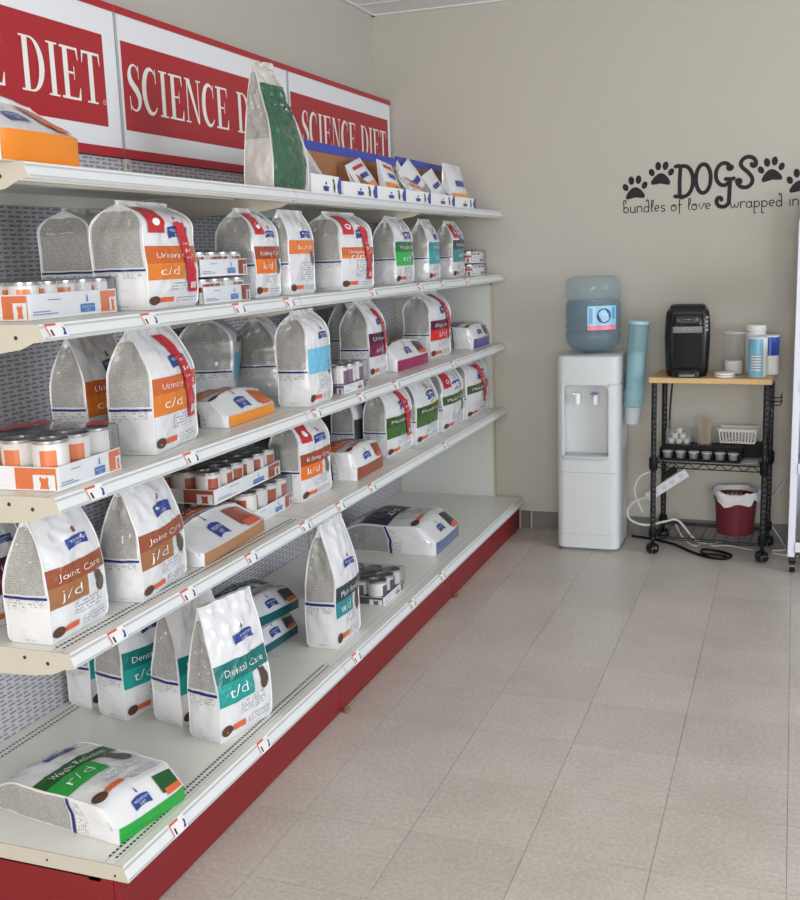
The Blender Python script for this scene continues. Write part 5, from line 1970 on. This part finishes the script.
# slotted white basket
bp_ = cl(0.110, 0.088)
bk = thing('slotted_basket', 'white slotted plastic basket on the cart shelf', 'basket', (bp_[0], bp_[1], OZ + 0.001), ang)
b = MB()
W1, W0, d1, d0, hb_ = 0.088, 0.080, 0.052, 0.046, 0.072
for sv, n_ in ((-1, 11), (1, 11)):
    for i in range(n_ + 1):
        u = -1 + 2 * i / n_
        for zz0, zz1 in ((0.004, hb_ - 0.014),):
            a0, a1 = u * (W0 - 0.004), u * (W1 - 0.004)
            y0_, y1_ = sv * d0, sv * d1
            hwid = 0.0036
            b.add([(a0 - hwid, y0_ - .0015, zz0), (a0 + hwid, y0_ - .0015, zz0), (a0 + hwid, y0_ + .0015, zz0), (a0 - hwid, y0_ + .0015, zz0),
                   (a1 - hwid, y1_ - .0015, zz1), (a1 + hwid, y1_ - .0015, zz1), (a1 + hwid, y1_ + .0015, zz1), (a1 - hwid, y1_ + .0015, zz1)],
                  [(0, 3, 2, 1), (4, 5, 6, 7), (0, 1, 5, 4), (1, 2, 6, 5), (2, 3, 7, 6), (3, 0, 4, 7)])
    b.box(-W1, W1, sv * d1 - 0.0018, sv * d1 + 0.0018, hb_ - 0.016, hb_)
    b.box(-W0, W0, sv * d0 - 0.0018, sv * d0 + 0.0018, 0, 0.010)
for su in (-1, 1):
    for i in range(7):
        v_ = (-1 + 2 * i / 6) * (d0 - 0.003)
        b.add([(su * W0 - .0015, v_ - .0036, .004), (su * W0 + .0015, v_ - .0036, .004), (su * W0 + .0015, v_ + .0036, .004), (su * W0 - .0015, v_ + .0036, .004),
               (su * W1 - .0015, v_ - .0036, hb_ - .014), (su * W1 + .0015, v_ - .0036, hb_ - .014), (su * W1 + .0015, v_ + .0036, hb_ - .014), (su * W1 - .0015, v_ + .0036, hb_ - .014)],
              [(0, 3, 2, 1), (4, 5, 6, 7), (0, 1, 5, 4), (1, 2, 6, 5), (2, 3, 7, 6), (3, 0, 4, 7)])
    b.box(su * W1 - 0.0018, su * W1 + 0.0018, -d1, d1, hb_ - 0.016, hb_)
    b.box(su * W0 - 0.0018, su * W0 + 0.0018, -d0, d0, 0, 0.010)
b.box(-W0, W0, -d0, d0, 0, 0.003)
b.box(-W1 - 0.006, W1 + 0.006, -d1 - 0.006, -d1, hb_ - 0.004, hb_)
b.box(-W1 - 0.006, W1 + 0.006, d1, d1 + 0.006, hb_ - 0.004, hb_)
b.build('basket_body', mat('basket_white', rgb(214, 214, 208), 0.45), bk)
# box the basket sits on (dark lid of the organizer's rear half)
bx2 = MB().box(-0.10, 0.10, -0.050, 0.050, 0.0, 0.0615)
bo = tag(bx2.build('black_box', M_BLKM, bevel=(0.002, 1)), 'low black box under the white slotted basket', 'box')
bo.location = (bp_[0] + 0.010, bp_[1], SHZ)
bo.rotation_euler = (0, 0, ang)
bpl = cl(0.20, -0.075)
le = tag(MB().box(-0.038, 0.038, -0.05, 0.05, 0, 0.0015).build('leaflet', ink('leaflet_white_blue', 196, 210, 214, 0.25)), 'pale leaflet lying on the cart shelf beside the organizer', 'paper')
le.location = (bpl[0] - 0.02, bpl[1], SHZ + 0.0005)
le.rotation_euler = (0, 0, ang)

# ---------------------------------------------------------------- waste bin with liner
wb = thing('waste_bin', 'maroon plastic waste bin on the lower wire shelf of the cart', 'waste bin', (-0.232, 5.20, 0.091))
MB().lathe([(0.078, 0.0), (0.084, 0.003), (0.098, 0.175), (0.101, 0.188), (0.101, 0.192), (0.096, 0.192), (0.080, 0.010)], 28, cap=False).build('bin_body', mat('maroon_plastic', rgb(104, 28, 42), 0.4), wb, smooth=40)
MB().lathe([(0.079, 0.002), (0.079, 0.006)], 28).build('bin_floor', mat('maroon_plastic', rgb(104, 28, 42), 0.4), wb)
V, F = [], []
N = 44
rows = [(0.083, 0.10), (0.096, 0.185), (0.099, 0.206), (0.105, 0.213), (0.113, 0.200), (0.111, 0.178), (0.114, 0.162)]
for j, (r, z) in enumerate(rows):
    for i in range(N):
        a = 2 * PI * i / N
        wv = 0.016 * noise.noise(Vector((math.cos(a) * 2.2, math.sin(a) * 2.2, 5.0))) + 0.008 * noise.noise(Vector((math.cos(a) * 7, math.sin(a) * 7, j * 0.7)))
        lob = 1.0 if j < 2 else 1 + 0.10 * noise.noise(Vector((math.cos(a) * 2, math.sin(a) * 2, j * 0.6)))
        V.append((r * lob * math.cos(a), r * lob * math.sin(a), z + (wv if j >= 2 else 0) + (0.045 * noise.noise(Vector((math.cos(a) * 2.6, math.sin(a) * 2.6, 2.0))) if j > 3 else 0)))
for j in range(len(rows) - 1):
    for i in range(N):
        F.append((j * N + i, j * N + (i + 1) % N, (j + 1) * N + (i + 1) % N, (j + 1) * N + i))
MB().add(V, F).build('bin_liner', tinted('bin_liner', rgb(232, 230, 232), 0.15, 0.35, (1, 1, 1, 1)), wb, smooth=70)

# ---------------------------------------------------------------- power strip and cables
ps = thing('power_strip', 'white power strip hanging aslant behind the front post of the cart', 'power strip', (-0.545, 5.105, 0.335))
ps.rotation_euler = (0, math.radians(-36), 0)
b = MB().box(-0.115, 0.115, -0.016, 0.016, -0.022, 0.022)
b.build('strip_body', mat('strip_white', rgb(206, 208, 212), 0.4), ps, bevel=(0.005, 2))
pl = MB().box(0.01, 0.075, 0.012, 0.04, 0.024, 0.055)
pl.build('plug', M_BLKM, ps, bevel=(0.004, 1))
so_ = MB()
for i in range(4):
    so_.box(-0.08 + i * 0.05, -0.055 + i * 0.05, -0.0168, -0.015, -0.010, 0.010)
so_.build('socket', mat('socket_pale', rgb(186, 188, 192), 0.5), ps)


def cr(pts, n=10):
    """Catmull-Rom through points"""
    P = [Vector(p) for p in pts]
    out = []
    for i in range(len(P) - 1):
        p0, p1, p2, p3 = P[max(i - 1, 0)], P[i], P[i + 1], P[min(i + 2, len(P) - 1)]
        for k in range(n):
            t_ = k / n
            out.append(0.5 * ((2 * p1) + (-p0 + p2) * t_ + (2 * p0 - 5 * p1 + 4 * p2 - p3) * t_ ** 2 + (-p0 + 3 * p1 - 3 * p2 + p3) * t_ ** 3))
    out.append(P[-1])
    return out


def cable(name, label, pts, r, m):
    tag(MB().tube(cr(pts), r, 7).build(name, m, smooth=60), label, 'cable')


cable('power_cable', 'thick white power cable looping from the strip past the cart post', [(-0.638, 5.105, 0.268), (-0.70, 5.12, 0.24), (-0.735, 5.13, 0.19), (-0.72, 5.14, 0.14), (-0.65, 5.16, 0.115), (-0.56, 5.17, 0.135), (-0.50, 5.19, 0.139), (-0.42, 5.22, 0.04), (-0.36, 5.28, 0.006), (-0.30, 5.33, 0.006)], 0.006, M_CABW)
cable('power_cable', 'white cable arching above the strip to the cart post', [(-0.66, 5.11, 0.19), (-0.70, 5.12, 0.29), (-0.68, 5.13, 0.36), (-0.63, 5.15, 0.385), (-0.585, 5.2, 0.37)], 0.005, M_CABW)
cable('power_cable', 'black cable lying in loops on the floor under the cart', [(-0.74, 5.33, 0.008), (-0.64, 5.30, 0.008), (-0.52, 5.22, 0.008), (-0.42, 5.10, 0.008), (-0.34, 5.03, 0.008), (-0.27, 5.02, 0.008), (-0.24, 5.08, 0.008), (-0.29, 5.14, 0.008), (-0.37, 5.13, 0.017), (-0.37, 5.06, 0.017), (-0.31, 5.03, 0.022), (-0.26, 5.06, 0.010)], 0.0065, M_BLKM)
cable('power_cable', 'thin grey cable trailing on the floor below the waste bin', [(-0.52, 5.3, 0.09), (-0.48, 5.27, 0.03), (-0.42, 5.22, 0.007), (-0.38, 5.30, 0.007), (-0.34, 5.24, 0.007), (-0.26, 5.26, 0.007), (-0.14, 5.20, 0.007)], 0.004, M_CABW)
cable('power_cable', 'thin white cable from the white rack down to the floor', [(0.03, 5.36, 0.40), (-0.05, 5.37, 0.26), (-0.105, 5.38, 0.18), (-0.07, 5.37, 0.10), (-0.02, 5.34, 0.03), (0.0, 5.26, 0.006), (-0.06, 5.22, 0.006), (-0.04, 5.17, 0.006), (0.06, 5.15, 0.006)], 0.0045, M_CABW)
cable('power_cable', 'black coffee maker cable running down inside the cart', [(-0.535, 5.315, 0.90), (-0.538, 5.375, 0.86), (-0.555, 5.37, 0.78), (-0.565, 5.372, 0.6), (-0.56, 5.374, 0.45), (-0.56, 5.365, 0.42)], 0.004, M_BLKM)

# ================================================================== WHITE RACK AT THE RIGHT
RX, RYF, RYB = 0.010, 4.885, 5.30
rack = thing('display_rack', 'white slotted metal display rack on casters beside the cart', 'rack', (0, 0, 0))
b = MB()
for xs in (RX, RX + 0.62):
    for yy in (RYF, RYB - 0.03):
        b = MB()
        pts = [(xs, 0.075), (xs + 0.030, 0.075), (xs + 0.030, 0.90), (xs + 0.030, 1.55), (xs + 0.030, 1.72), (xs, 1.55)] if xs == RX else [(xs, 0.075), (xs + 0.03, 0.075), (xs + 0.03, 1.55), (xs, 1.72)]
        b.prism(pts, 'y', yy, yy + 0.03)
        po = b.build('rack_post', M_RACK, rack, bevel=(0.002, 1))
        h = MB()
        z = 0.14
        while z < 1.5:
            h.box(xs + 0.011, xs + 0.019, yy - 0.0008, yy + 0.0006, z, z + 0.022)
            z += 0.05
        if yy > RYF + 0.01:
            h.build('slot', ink('slot_dark', 70, 76, 90), po)
b = MB()
arch = [(RX + 0.03, 1.70)]
top = MB().tube(cr([(RX + 0.015, RYF + 0.015, 1.60), (RX + 0.02, RYF + 0.015, 1.72), (RX + 0.08, RYF + 0.015, 1.83), (RX + 0.2, RYF + 0.015, 1.90), (RX + 0.325, RYF + 0.015, 1.92), (RX + 0.45, RYF + 0.015, 1.90), (RX + 0.57, RYF + 0.015, 1.83), (RX + 0.63, RYF + 0.015, 1.72), (RX + 0.635, RYF + 0.015, 1.60)]), 0.014, 8)
top.build('top_arch', M_RACK, rack, smooth=60)
bp2 = MB()
bp2.box(RX + 0.031, RX + 0.619, RYB - 0.012, RYB - 0.006, 0.10, 1.68)
bp2.build('rack_back', M_RACK, rack)
for z in (0.10, 0.46, 0.82, 1.18, 1.50):
    s = MB()
    s.box(RX + 0.031, RX + 0.619, RYF + 0.002, RYB - 0.013, z, z + 0.010)
    s.box(RX + 0.031, RX + 0.619, RYF - 0.006, RYF + 0.002, z, z + 0.045)
    s.build('rack_shelf', M_RACK, rack, bevel=(0.0015, 1))
for xs in (RX + 0.022, RX + 0.628):
    for yy in (RYF + 0.022, RYB - 0.022):
        w_ = MB()
        w_.tube([(xs - 0.012, yy, 0.03), (xs + 0.012, yy, 0.03)], 0.0295, 18)
        w_.box(xs - 0.017, xs + 0.017, yy - 0.014, yy + 0.014, 0.045, 0.075)
        co = w_.build('caster', M_BLKP, rack, smooth=40)
        MB().tube([(xs - 0.0135, yy, 0.03), (xs + 0.0135, yy, 0.03)], 0.012, 12).build('caster_hub', M_GREY, co, smooth=40)
cols = [(196, 60, 66), (228, 228, 226), (60, 92, 60), (226, 210, 190), (88, 60, 110)]
k = 0
for z in (0.46, 0.82, 1.18):
    for i in range(4):
        xx = RX + 0.045 + i * 0.145
        bx_ = thing('snack_box', ['white carton with red lid band', 'white carton with plain band', 'white carton with green band', 'white carton with plum band'][i] + ' on the %s shelf of the white rack' % {0.46: 'low', 0.82: 'middle', 1.18: 'high'}[z], 'box', (xx, RYF + 0.01, z + 0.011), 0, 'cartons on the white rack')
        MB().box(0, 0.12, 0, 0.2, 0, 0.19).build('carton', M_CARD, bx_, bevel=(0.002, 1))
        cc = [cols[0], cols[3], cols[2], cols[4]][i]
        MB().box(-0.0006, 0.1206, -0.0006, 0.1, 0.10, 0.155).build('colour_band', ink('rackbox_%d_%d_%d' % cc, *cc), bx_)
# white paper bag sitting on the bottom shelf
rb_ = thing('paper_bag', 'crumpled white bag on the bottom shelf of the white rack', 'bag', (RX + 0.20, RYF + 0.13, 0.111), 0.2)
sfb = Surf(0.30, 0.16, 0.26, t0=0.4, p=1.3, seed=77, wr=0.012)
link('bag_body', sfb.mesh(12, 6, 16), mat('paper_white', rgb(226, 228, 234), 0.6), rb_)
